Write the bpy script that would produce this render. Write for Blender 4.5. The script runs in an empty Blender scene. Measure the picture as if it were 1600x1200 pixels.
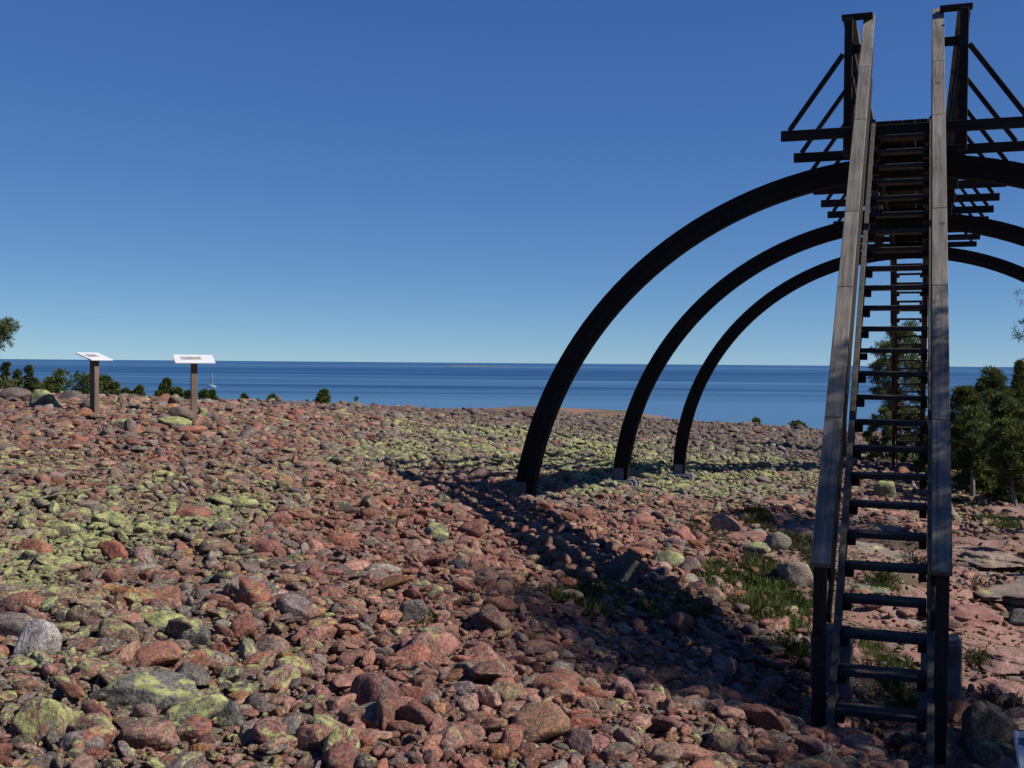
import bpy, bmesh, math, random
import numpy as np
from mathutils import Vector, Matrix, noise, Euler

# ------------------------------------------------------------------ camera, sky, sun, exposure
SC = bpy.context.scene
F_PX, PITCH, ROLL = 1749.0, 0.0190, 0.0080
SUN_AZ, SUN_EL = math.radians(108.5), math.radians(41.0)       # azimuth clockwise from +Y
cam_d = bpy.data.cameras.new('camera'); cam = bpy.data.objects.new('camera', cam_d)
SC.collection.objects.link(cam); SC.camera = cam
cam_d.sensor_width = 36.0; cam_d.lens = F_PX / 1600.0 * 36.0
cam_d.clip_start = 0.05; cam_d.clip_end = 90000
_c, _s = math.cos(PITCH), math.sin(PITCH)
_F = Vector((0, _c, -_s)); _U = Vector((0, _s, _c)); _R = Vector((1, 0, 0))
_cr, _sr = math.cos(ROLL), math.sin(ROLL)
_R2 = _R * _cr + _U * _sr; _U2 = _U * _cr - _R * _sr
cam.matrix_world = Matrix(((_R2.x, _U2.x, -_F.x, 0), (_R2.y, _U2.y, -_F.y, 0), (_R2.z, _U2.z, -_F.z, 0), (0, 0, 0, 1)))

W = bpy.data.worlds.new('World'); SC.world = W; W.use_nodes = True
wn = W.node_tree.nodes; wl = W.node_tree.links; wn.clear()
sky = wn.new('ShaderNodeTexSky'); sky.sky_type = 'NISHITA'; sky.sun_disc = False
sky.sun_elevation = SUN_EL; sky.sun_rotation = SUN_AZ
sky.altitude = 20; sky.air_density = 0.4; sky.dust_density = 0.0; sky.ozone_density = 6.0
SKY_POW = (0.92, 0.76, 0.43); SKY_MUL = (0.575, 0.84, 1.74)      # per channel response of the clear northern sky
spx = wn.new('ShaderNodeSeparateColor'); cmb = wn.new('ShaderNodeCombineColor'); wl.new(sky.outputs[0], spx.inputs[0])
for ch in range(3):
    pw = wn.new('ShaderNodeMath'); pw.operation = 'POWER'; pw.inputs[1].default_value = SKY_POW[ch]
    ml = wn.new('ShaderNodeMath'); ml.operation = 'MULTIPLY'; ml.inputs[1].default_value = SKY_MUL[ch]
    wl.new(spx.outputs[ch], pw.inputs[0]); wl.new(pw.outputs[0], ml.inputs[0]); wl.new(ml.outputs[0], cmb.inputs[ch])
bg = wn.new('ShaderNodeBackground'); bg.inputs['Strength'].default_value = 0.12
wo = wn.new('ShaderNodeOutputWorld')
wl.new(cmb.outputs[0], bg.inputs[0]); wl.new(bg.outputs[0], wo.inputs[0])

sun_d = bpy.data.lights.new('sun', 'SUN'); sun_d.energy = 5.0; sun_d.angle = math.radians(0.53)
sun_d.color = (1.0, 0.95, 0.87)
sun = bpy.data.objects.new('sun', sun_d); SC.collection.objects.link(sun)
SUNV = Vector((math.sin(SUN_AZ) * math.cos(SUN_EL), math.cos(SUN_AZ) * math.cos(SUN_EL), math.sin(SUN_EL)))
sun.rotation_euler = SUNV.to_track_quat('Z', 'Y').to_euler()
SC.view_settings.view_transform = 'Standard'; SC.view_settings.look = 'None'
SC.view_settings.exposure = 0.33; SC.view_settings.gamma = 1.0

rng = np.random.default_rng(7)
random.seed(7)
SEA = -20.0

# ------------------------------------------------------------------ helpers
def proj(x, y, z):
    d = y * _c - z * _s; u = y * _s + z * _c
    d = np.where(d < 0.05, 0.05, d)
    px = F_PX * x / d; py = -F_PX * u / d
    return 800 + px * _cr - py * _sr, 600 + px * _sr + py * _cr

def tag(o, label=None, cat=None, group=None, kind=None):
    if label: o['label'] = label
    if cat: o['category'] = cat
    if group: o['group'] = group
    if kind: o['kind'] = kind
    return o

def link(name, me, mat=None, parent=None, smooth=False):
    o = bpy.data.objects.new(name, me); SC.collection.objects.link(o)
    if mat and not me.materials: me.materials.append(mat)
    if smooth: me.polygons.foreach_set('use_smooth', [True] * len(me.polygons))
    if parent: o.parent = parent
    return o

def empty(name, loc=(0, 0, 0)):
    o = bpy.data.objects.new(name, None); SC.collection.objects.link(o); o.location = loc
    o.empty_display_size = 0.2
    return o

def mesh_np(name, verts, faces):
    """faces: (n,k) array, all the same size"""
    me = bpy.data.meshes.new(name)
    verts = np.asarray(verts, dtype=np.float32); faces = np.asarray(faces, dtype=np.int32)
    n, k = faces.shape
    me.vertices.add(len(verts)); me.vertices.foreach_set('co', verts.ravel())
    me.loops.add(n * k); me.loops.foreach_set('vertex_index', faces.ravel())
    me.polygons.add(n); me.polygons.foreach_set('loop_start', np.arange(0, n * k, k, dtype=np.int32))
    me.polygons.foreach_set('loop_total', np.full(n, k, dtype=np.int32))
    me.update(calc_edges=True); me.validate()
    return me

def vnoise(x, y, seed=0):
    """smooth value noise on a lattice, -1..1"""
    xi = np.floor(x).astype(np.int64); yi = np.floor(y).astype(np.int64)
    fx = x - xi; fy = y - yi
    fx = fx * fx * (3 - 2 * fx); fy = fy * fy * (3 - 2 * fy)
    def h(a, b):
        v = (a * 374761393 + b * 668265263 + seed * 1442695041) & 0x7fffffff
        v = ((v ^ (v >> 13)) * 1274126177) & 0x7fffffff
        v = (v ^ (v >> 16)) & 0xffff
        return v / 32767.5 - 1
    return (h(xi, yi) * (1 - fx) + h(xi + 1, yi) * fx) * (1 - fy) + (h(xi, yi + 1) * (1 - fx) + h(xi + 1, yi + 1) * fx) * fy

def sstep(a, b, x):
    t = np.clip((x - a) / (b - a), 0, 1); return t * t * (3 - 2 * t)

# ------------------------------------------------------------------ terrain height (camera eye = z 0)
CP = np.array([
 (-6, -4, -1.6), (6, -4, -1.8), (0, 0, -1.65), (-3, 4, -1.58), (0, 5, -1.72), (1.6, 6, -2.05), (2.1, 7.3, -2.48), (2.75, 7.1, -2.70), (3.3, 6.6, -2.76), (5.5, 6, -2.85),
 (-3.5, 9, -1.38), (0, 9, -1.78), (0.9, 9.6, -1.98), (3.6, 9.5, -2.55), (7, 9, -2.9), (-7, 8, -1.25), (-12, 10, -0.9),
 (-6.53, 17.5, -0.85), (-5.4, 19, -0.99), (-1.6, 14.5, -1.43), (0.14, 15.6, -1.86), (2.0, 20.7, -2.27), (3.85, 25.9, -2.70),
 (-2.9, 25, -1.45), (5, 16, -2.45), (8.5, 15, -2.8), (9.7, 12.2, -2.95), (12, 21, -3.05), (8, 25, -2.8),
 (-10.3, 24, -0.86), (-12.8, 22, -0.78), (-8.6, 30, -1.20), (-4.8, 42, -1.81), (0, 50, -2.21), (5.7, 50, -2.54), (13.2, 48, -2.93), (23, 50, -3.35),
 (6, 36, -2.6), (14, 34, -3.0), (0, 34, -1.95)])
def _tps(r2): return np.where(r2 > 1e-9, r2 * np.log(np.maximum(r2, 1e-9)), 0)
_n = len(CP); _K = _tps((CP[:, None, 0] - CP[None, :, 0]) ** 2 + (CP[:, None, 1] - CP[None, :, 1]) ** 2) + np.eye(_n) * 0.5
_P = np.c_[np.ones(_n), CP[:, :2]]
_A = np.block([[_K, _P], [_P.T, np.zeros((3, 3))]]); _w = np.linalg.solve(_A, np.r_[CP[:, 2], 0, 0, 0])
def tps(x, y):
    out = np.full(x.shape, _w[_n]) + _w[_n + 1] * x + _w[_n + 2] * y
    for i in range(_n): out = out + _w[i] * _tps((x - CP[i, 0]) ** 2 + (y - CP[i, 1]) ** 2)
    return out
CREST = ([-700, 50, 300, 600, 800, 1280, 1700, 2600], [21, 24.5, 30.5, 42, 50, 49, 50, 40])
def height(x, y):
    x = np.asarray(x, float); y = np.asarray(y, float)
    px = 800 + F_PX * x / np.maximum(y, 3.0)
    yc = np.interp(px, *CREST)
    xc = np.clip(x, -14, 24)
    k = np.minimum(1, yc / np.maximum(y, 1e-3))       # pull points past the crest back onto it
    bx = np.where(y > yc, x * k, x); by = np.where(y > yc, yc, y)
    z = tps(np.clip(bx, -14, 24), np.clip(by, -4, 52))
    over = np.maximum(0, y - yc)
    z = z - 0.13 * over + 0.13 * 4 * (1 - np.exp(-over / 4)) - 0.02 * (over > 0) * 0
    back = np.maximum(0, -8 - y); side = np.maximum(0, np.abs(x - 5) - 30)
    z = z - 0.12 * back - 0.12 * side
    z = z + 0.05 * vnoise(x * 0.9, y * 0.9, 3) + 0.03 * vnoise(x * 2.3, y * 2.3, 5)
    z = z + np.where(over > 0, np.minimum(over * 0.05, 1.2) * 0.5 * vnoise(x * 0.12, y * 0.12, 8), 0)
    rk = rockmask(x, y)
    tn_ = vnoise(x * 0.7 + 9, y * 1.0 + 0.4 * x, 15) * 2.2; tf = np.floor(tn_); z = z + rk * 0.085 * (tf + sstep(0.0, 0.18, tn_ - tf))
    z = z + rk * (0.07 * vnoise(x * 0.75 + 3, y * 1.1, 11) + 0.05 * vnoise(x * 2.1, y * 2.6, 12) + 0.022 * vnoise(x * 6, y * 8, 13))
    # low rocky point out in the water
    isl = -21.8 + 3.7 * np.exp(-((x - 22) / 37) ** 4 - ((y - 448 + 0.55 * (x - 22)) / 32) ** 2) + 0.9 * vnoise(x * 0.09, y * 0.05, 21)
    z = np.maximum(z, np.minimum(isl, -17.5) * (y > 300) + (y <= 300) * -40)
    return np.maximum(z, -40)
def rockmask(x, y):
    xb = 2.3 + 0.07 * (y - 6) + 0.5 * vnoise(y * 0.7, x * 0.0 + 2, 31)
    return sstep(-0.4, 0.5, x - xb) * (1 - sstep(17.0, 20.0, y + 1.2 * vnoise(x * 0.5, y * 0, 4))) * sstep(4.5, 6.5, y)
def hz(x, y): return float(height(np.array([x]), np.array([y]))[0])
def at(px, py):
    """ground point seen at a place in the photograph"""
    X = px - 800.0; Y = py - 600.0
    a = X * _cr + Y * _sr; b = -X * _sr + Y * _cr
    d = _R * (a / F_PX) + _U * (-b / F_PX) + _F
    t = np.linspace(3, 60, 2400)
    xs = d.x * t; ys = d.y * t; zs = d.z * t
    h = height(xs, ys); i = int(np.argmax(zs < h)) if np.any(zs < h) else len(t) - 1
    return xs[i], ys[i], h[i]

# ------------------------------------------------------------------ materials
def newmat(name):
    m = bpy.data.materials.new(name); m.use_nodes = True
    nt = m.node_tree; b = nt.nodes['Principled BSDF']
    return m, nt, b
def N(nt, t, **kw):
    n = nt.nodes.new(t)
    for k, v in kw.items():
        if k in ('inputs',):
            for a, c in v.items(): n.inputs[a].default_value = c
        else: setattr(n, k, v)
    return n
def ramp(nt, src, stops):
    r = nt.nodes.new('ShaderNodeValToRGB'); el = r.color_ramp.elements
    while len(el) < len(stops): el.new(0.5)
    for e, (p, c) in zip(el, stops):
        e.position = p; e.color = c if len(c) == 4 else (*c, 1)
    nt.links.new(src, r.inputs[0]); return r
def mix(nt, fac, a, b, mode='MIX'):
    m = nt.nodes.new('ShaderNodeMix'); m.data_type = 'RGBA'; m.blend_type = mode
    for s, v in ((0, fac), (6, a), (7, b)):
        if hasattr(v, 'links'): nt.links.new(v, m.inputs[s])
        else: m.inputs[s].default_value = v if s == 0 else (*v, 1)
    return m.outputs[2]
def math_(nt, op, a, b=None, clamp=False):
    m = nt.nodes.new('ShaderNodeMath'); m.operation = op; m.use_clamp = clamp
    for i, v in enumerate((a, b)):
        if v is None: continue
        if hasattr(v, 'links'): nt.links.new(v, m.inputs[i])
        else: m.inputs[i].default_value = v
    return m.outputs[0]
def bump(nt, b, h, strength, dist=0.01):
    n = nt.nodes.new('ShaderNodeBump'); n.inputs['Strength'].default_value = strength; n.inputs['Distance'].default_value = dist
    nt.links.new(h, n.inputs['Height']); nt.links.new(n.outputs[0], b.inputs['Normal']); return n

def wood(name, col, dark, rough=0.75, grain=0.55, axis=0, var=0.35):
    """planed timber: grain streaks along one local axis, knots, weathered blotches"""
    m, nt, b = newmat(name)
    tc = N(nt, 'ShaderNodeTexCoord'); oi = N(nt, 'ShaderNodeObjectInfo')
    mp = N(nt, 'ShaderNodeMapping'); sc = [34.0, 34.0, 34.0]; sc[axis] = 1.6
    mp.inputs['Scale'].default_value = sc
    add = N(nt, 'ShaderNodeVectorMath', operation='ADD')
    rs = N(nt, 'ShaderNodeVectorMath', operation='SCALE'); rs.inputs[0].default_value = (7, 3, 5); nt.links.new(oi.outputs['Random'], rs.inputs['Scale'])
    nt.links.new(tc.outputs['Object'], add.inputs[0]); nt.links.new(rs.outputs[0], add.inputs[1]); nt.links.new(add.outputs[0], mp.inputs[0])
    n1 = N(nt, 'ShaderNodeTexNoise', inputs={'Scale': 1.0, 'Detail': 6.0, 'Roughness': 0.65, 'Distortion': 0.6}); nt.links.new(mp.outputs[0], n1.inputs['Vector'])
    n2 = N(nt, 'ShaderNodeTexNoise', inputs={'Scale': 2.2, 'Detail': 4.0}); nt.links.new(add.outputs[0], n2.inputs['Vector'])
    vo = N(nt, 'ShaderNodeTexVoronoi', inputs={'Scale': 3.0}); nt.links.new(add.outputs[0], vo.inputs['Vector'])
    g = ramp(nt, n1.outputs[0], [(0.3, dark), (0.62, col)])
    k = ramp(nt, vo.outputs['Distance'], [(0.02, (0.35, 0.35, 0.35)), (0.12, (1, 1, 1))])
    bl = ramp(nt, n2.outputs[0], [(0.3, (1 - var,) * 3), (0.7, (1 + var * 0.3,) * 3)])
    c = mix(nt, 1.0, g.outputs[0], bl.outputs[0], 'MULTIPLY'); c = mix(nt, 1.0, c, k.outputs[0], 'MULTIPLY')
    nt.links.new(c, b.inputs['Base Color']); b.inputs['Roughness'].default_value = rough
    b.inputs['Specular IOR Level'].default_value = 0.25
    bump(nt, b, n1.outputs[0], grain, 0.004)
    return m

M = {}
M['rail'] = wood('weathered grey rail timber', (0.215, 0.192, 0.162), (0.085, 0.074, 0.062), 0.8, axis=0)
M['dark'] = wood('dark weathered timber', (0.034, 0.027, 0.021), (0.013, 0.011, 0.009), 0.8, axis=0)
M['string'] = wood('grey brown stringer timber', (0.10, 0.09, 0.075), (0.04, 0.035, 0.03), 0.85, axis=1)
M['redwood'] = wood('red brown stained stringer', (0.085, 0.030, 0.018), (0.035, 0.013, 0.009), 0.85, axis=1)
M['tread'] = wood('dark worn tread timber', (0.060, 0.052, 0.046), (0.022, 0.019, 0.017), 0.7, axis=1)
M['post'] = wood('red brown stained post', (0.050, 0.030, 0.022), (0.022, 0.012, 0.009), 0.8, axis=2)
M['signpost'] = wood('grey brown sign post', (0.20, 0.145, 0.105), (0.09, 0.065, 0.05), 0.8, axis=2)
def tar():
    m, nt, b = newmat('tarred laminated arch timber')
    tc = N(nt, 'ShaderNodeTexCoord'); n = N(nt, 'ShaderNodeTexNoise', inputs={'Scale': 9.0, 'Detail': 8.0}); nt.links.new(tc.outputs['Object'], n.inputs['Vector'])
    # glued laminations run round the arch: tone steps with the radius
    sx = N(nt, 'ShaderNodeSeparateXYZ'); nt.links.new(tc.outputs['Object'], sx.inputs[0])
    zz = math_(nt, 'ADD', sx.outputs['Z'], -(-2.525 - (-2.3975)))
    rr_ = math_(nt, 'SQRT', math_(nt, 'ADD', math_(nt, 'MULTIPLY', sx.outputs['X'], sx.outputs['X']), math_(nt, 'MULTIPLY', zz, zz)))
    q = math_(nt, 'MULTIPLY', rr_, 1 / 0.0385)
    lam = N(nt, 'ShaderNodeTexWhiteNoise', noise_dimensions='1D'); nt.links.new(math_(nt, 'FLOOR', q), lam.inputs['W'])
    fr_ = math_(nt, 'FRACT', q); gap = ramp(nt, fr_, [(0.0, (0.35,) * 3), (0.08, (1,) * 3)])
    r = ramp(nt, math_(nt, 'ADD', math_(nt, 'MULTIPLY', n.outputs[0], 0.6), math_(nt, 'MULTIPLY', lam.outputs['Value'], 0.4)), [(0.3, (0.009, 0.008, 0.0075)), (0.75, (0.023, 0.017, 0.013))])
    c = mix(nt, 1.0, r.outputs[0], gap.outputs[0], 'MULTIPLY')
    nt.links.new(c, b.inputs['Base Color']); b.inputs['Roughness'].default_value = 0.85; b.inputs['Specular IOR Level'].default_value = 0.15
    bump(nt, b, n.outputs[0], 0.4, 0.005); return m
M['tar'] = tar()
def plain(name, col, rough=0.6, metal=0.0, ns=6.0, var=0.15, bmp=0.2):
    m, nt, b = newmat(name)
    tc = N(nt, 'ShaderNodeTexCoord'); n = N(nt, 'ShaderNodeTexNoise', inputs={'Scale': ns, 'Detail': 6.0}); nt.links.new(tc.outputs['Object'], n.inputs['Vector'])
    r = ramp(nt, n.outputs[0], [(0.3, tuple(c * (1 - var) for c in col)), (0.7, tuple(min(1, c * (1 + var)) for c in col))])
    nt.links.new(r.outputs[0], b.inputs['Base Color']); b.inputs['Roughness'].default_value = rough; b.inputs['Metallic'].default_value = metal
    bump(nt, b, n.outputs[0], bmp, 0.004); return m
M['concrete'] = plain('pale cast concrete', (0.13, 0.125, 0.12), 0.9, 0, 7, 0.45, 0.4)
M['steel'] = plain('galvanised steel shoe', (0.17, 0.17, 0.18), 0.55, 0.6, 20, 0.2, 0.1)
M['white'] = plain('white enamel board', (0.62, 0.62, 0.62), 0.35, 0, 3, 0.03, 0.0)
M['print'] = plain('grey printed picture', (0.30, 0.28, 0.25), 0.4, 0, 12, 0.6, 0.0)
M['blue'] = plain('dark blue print', (0.03, 0.06, 0.13), 0.4, 0, 12, 0.2, 0.0)
M['bark'] = plain('pine bark', (0.13, 0.085, 0.06), 0.9, 0, 12, 0.5, 0.8)
M['greybark'] = plain('grey twisted bark', (0.17, 0.15, 0.135), 0.9, 0, 12, 0.4, 0.8)

def foliage(name, a, c):
    m, nt, b = newmat(name)
    ge = N(nt, 'ShaderNodeNewGeometry'); n = N(nt, 'ShaderNodeTexNoise', inputs={'Scale': 1.7, 'Detail': 3.0}); nt.links.new(ge.outputs['Position'], n.inputs['Vector'])
    n2 = N(nt, 'ShaderNodeTexNoise', inputs={'Scale': 19.0, 'Detail': 2.0}); nt.links.new(ge.outputs['Position'], n2.inputs['Vector'])
    s = math_(nt, 'ADD', math_(nt, 'MULTIPLY', n.outputs[0], 0.6), math_(nt, 'MULTIPLY', n2.outputs[0], 0.4))
    r = ramp(nt, s, [(0.35, a), (0.65, c)])
    nt.links.new(r.outputs[0], b.inputs['Base Color']); b.inputs['Roughness'].default_value = 0.6; b.inputs['Specular IOR Level'].default_value = 0.2
    tr = N(nt, 'ShaderNodeBsdfTranslucent'); nt.links.new(r.outputs[0], tr.inputs['Color'])
    mx = N(nt, 'ShaderNodeMixShader'); mx.inputs[0].default_value = 0.25
    out = nt.nodes['Material Output']
    nt.links.new(b.outputs[0], mx.inputs[1]); nt.links.new(tr.outputs[0], mx.inputs[2]); nt.links.new(mx.outputs[0], out.inputs[0])
    return m
M['pine'] = foliage('pine needles', (0.050, 0.070, 0.020), (0.125, 0.140, 0.040))
M['spruce'] = foliage('spruce needles', (0.030, 0.046, 0.022), (0.068, 0.085, 0.034))
M['leaf'] = foliage('birch leaves', (0.045, 0.075, 0.018), (0.085, 0.125, 0.035))
M['grass'] = foliage('green grass blades', (0.040, 0.060, 0.016), (0.110, 0.130, 0.035))
M['heather'] = foliage('crowberry and heather', (0.030, 0.035, 0.014), (0.075, 0.070, 0.030))

def stone_mat():
    m, nt, b = newmat('lichened granite cobble')
    L = nt.links
    tc = N(nt, 'ShaderNodeTexCoord'); oi = N(nt, 'ShaderNodeObjectInfo')
    at_ = N(nt, 'ShaderNodeAttribute', attribute_type='INSTANCER', attribute_name='tint')
    al = N(nt, 'ShaderNodeAttribute', attribute_type='INSTANCER', attribute_name='lich')
    rs = N(nt, 'ShaderNodeVectorMath', operation='SCALE'); rs.inputs[0].default_value = (37, 23, 51); L.new(oi.outputs['Random'], rs.inputs['Scale'])
    # object coordinates in stone units, shifted per stone
    ad = N(nt, 'ShaderNodeVectorMath', operation='ADD'); L.new(tc.outputs['Object'], ad.inputs[0]); L.new(rs.outputs[0], ad.inputs[1])
    ge = N(nt, 'ShaderNodeNewGeometry')
    fine = N(nt, 'ShaderNodeTexNoise', inputs={'Scale': 60.0, 'Detail': 4.0, 'Roughness': 0.7}); L.new(ge.outputs['Position'], fine.inputs['Vector'])
    med = N(nt, 'ShaderNodeTexNoise', inputs={'Scale': 2.3, 'Detail': 5.0, 'Roughness': 0.6}); L.new(ad.outputs[0], med.inputs['Vector'])
    lo = N(nt, 'ShaderNodeTexNoise', inputs={'Scale': 1.9, 'Detail': 5.0, 'Roughness': 0.68, 'Distortion': 0.2})
    ad2 = N(nt, 'ShaderNodeVectorMath', operation='ADD'); ad2.inputs[1].default_value = (9.1, 4.2, 7.7); L.new(ad.outputs[0], ad2.inputs[0]); L.new(ad2.outputs[0], lo.inputs['Vector'])
    gr = N(nt, 'ShaderNodeTexNoise', inputs={'Scale': 2.9, 'Detail': 8.0, 'Roughness': 0.8})
    L.new(ad2.outputs[0], gr.inputs['Vector'])
    sp = ramp(nt, fine.outputs[0], [(0.36, (0.55, 0.55, 0.58)), (0.64, (1.38, 1.33, 1.3))])
    mm = ramp(nt, med.outputs[0], [(0.3, (0.68, 0.62, 0.62)), (0.7, (1.22, 1.18, 1.15))])
    c = mix(nt, 1.0, at_.outputs['Color'], sp.outputs[0], 'MULTIPLY'); c = mix(nt, 1.0, c, mm.outputs[0], 'MULTIPLY')
    # grey crust lichen
    sep = N(nt, 'ShaderNodeSeparateXYZ'); L.new(ge.outputs['Normal'], sep.inputs[0])
    up = ramp(nt, sep.outputs['Z'], [(0.0, (0, 0, 0)), (0.75, (1, 1, 1))])
    gf = ramp(nt, math_(nt, 'ADD', gr.outputs[0], math_(nt, 'MULTIPLY', al.outputs['Fac'], 0.16)), [(0.52, (0, 0, 0)), (0.62, (1, 1, 1))])
    gcol = ramp(nt, fine.outputs[0], [(0.42, (0.035, 0.035, 0.030)), (0.58, (0.20, 0.20, 0.155))])
    c = mix(nt, math_(nt, 'MULTIPLY', gf.outputs[0], 0.72), c, gcol.outputs[0])
    # yellow green map lichen on the upper faces
    s = math_(nt, 'ADD', lo.outputs[0], math_(nt, 'MULTIPLY', al.outputs['Fac'], 0.34))
    lf = ramp(nt, s, [(0.675, (0, 0, 0)), (0.695, (1, 1, 1))])
    lf2 = math_(nt, 'MULTIPLY', lf.outputs[0], up.outputs[0])
    lf3 = math_(nt, 'MULTIPLY', lf2, ramp(nt, fine.outputs[0], [(0.3, (0.4,) * 3), (0.5, (1,) * 3)]).outputs[0])
    lcol = ramp(nt, med.outputs[0], [(0.36, (0.15, 0.155, 0.070)), (0.54, (0.31, 0.325, 0.115)), (0.66, (0.40, 0.40, 0.19))])
    c = mix(nt, lf3, c, lcol.outputs[0])
    L.new(c, b.inputs['Base Color']); b.inputs['Roughness'].default_value = 0.85; b.inputs['Specular IOR Level'].default_value = 0.2
    bn = math_(nt, 'ADD', math_(nt, 'MULTIPLY', fine.outputs[0], 0.45), med.outputs[0])
    bump(nt, b, bn, 0.8, 0.03)
    return m
M['stone'] = stone_mat()

def ground_mat():
    m, nt, b = newmat('gravel soil and bedrock')
    L = nt.links
    ge = N(nt, 'ShaderNodeNewGeometry'); ak = N(nt, 'ShaderNodeAttribute', attribute_name='rock')
    def ns(scale, det=6.0, ro=0.6, dist=0.0, off=(0, 0, 0)):
        a = N(nt, 'ShaderNodeVectorMath', operation='ADD'); a.inputs[1].default_value = off; L.new(ge.outputs['Position'], a.inputs[0])
        n = N(nt, 'ShaderNodeTexNoise', inputs={'Scale': scale, 'Detail': det, 'Roughness': ro, 'Distortion': dist}); L.new(a.outputs[0], n.inputs['Vector']); return n.outputs[0]
    vo = N(nt, 'ShaderNodeTexVoronoi', inputs={'Scale': 16.0, 'Randomness': 1.0}); L.new(ge.outputs['Position'], vo.inputs['Vector'])
    vc = N(nt, 'ShaderNodeSeparateColor'); L.new(vo.outputs['Color'], vc.inputs[0])
    grav = ramp(nt, vc.outputs[0], [(0.0, (0.11, 0.055, 0.045)), (0.35, (0.17, 0.085, 0.068)), (0.6, (0.12, 0.10, 0.09)), (1.0, (0.17, 0.17, 0.12))])
    n1 = ns(2.4, 8, 0.7, 0.5)
    rock = ramp(nt, n1, [(0.30, (0.13, 0.10, 0.085)), (0.40, (0.23, 0.125, 0.10)), (0.50, (0.29, 0.16, 0.13)), (0.62, (0.25, 0.20, 0.165)), (0.72, (0.21, 0.215, 0.15))])
    n2 = ns(55, 4, 0.7)
    sp = ramp(nt, n2, [(0.35, (0.6,) * 3), (0.65, (1.25,) * 3)])
    rk = mix(nt, 1.0, rock.outputs[0], sp.outputs[0], 'MULTIPLY')
    cr = N(nt, 'ShaderNodeTexVoronoi', inputs={'Scale': 1.1}, feature='DISTANCE_TO_EDGE')
    mp = N(nt, 'ShaderNodeMapping'); mp.inputs['Scale'].default_value = (1, 1.9, 1); mp.inputs['Rotation'].default_value = (0, 0, 0.5)
    nd = N(nt, 'ShaderNodeTexNoise', inputs={'Scale': 1.5, 'Detail': 5.0}); L.new(ge.outputs['Position'], nd.inputs['Vector'])
    av = N(nt, 'ShaderNodeVectorMath', operation='ADD'); L.new(ge.outputs['Position'], av.inputs[0]); L.new(nd.outputs['Color'], av.inputs[1]); L.new(av.outputs[0], mp.inputs[0]); L.new(mp.outputs[0], cr.inputs['Vector'])
    ck = ramp(nt, cr.outputs['Distance'], [(0.0, (0, 0, 0)), (0.035, (1, 1, 1))])
    rk = mix(nt, ck.outputs[0], (0.05, 0.042, 0.032), rk)
    soil = ns(1.1, 7, 0.65, 0.3, (5, 9, 1))
    sf = ramp(nt, soil, [(0.52, (0, 0, 0)), (0.60, (1, 1, 1))])
    scol = ramp(nt, n2, [(0.35, (0.035, 0.032, 0.018)), (0.65, (0.10, 0.085, 0.045))])
    rk = mix(nt, math_(nt, 'MULTIPLY', sf.outputs[0], 0.85), rk, scol.outputs[0])
    c = mix(nt, ak.outputs['Fac'], grav.outputs[0], rk)
    # low scrub past the crest
    sepp = N(nt, 'ShaderNodeSeparateXYZ'); L.new(ge.outputs['Position'], sepp.inputs[0])
    far = ramp(nt, math_(nt, 'DIVIDE', sepp.outputs['Y'], 500.0), [(0.13, (0, 0, 0)), (0.2, (1, 1, 1))])
    fr = ramp(nt, ns(0.06, 6, 0.6), [(0.42, (0.10, 0.095, 0.05)), (0.56, (0.24, 0.13, 0.105))])
    c = mix(nt, far.outputs[0], c, fr.outputs[0])
    L.new(c, b.inputs['Base Color']); b.inputs['Roughness'].default_value = 0.95; b.inputs['Specular IOR Level'].default_value = 0.15
    hgt = math_(nt, 'ADD', math_(nt, 'MULTIPLY', n2, 0.25), math_(nt, 'ADD', n1, math_(nt, 'MULTIPLY', ck.outputs[0], 0.25)))
    bump(nt, b, hgt, 0.8, 0.05)
    return m
M['ground'] = ground_mat()

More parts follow.
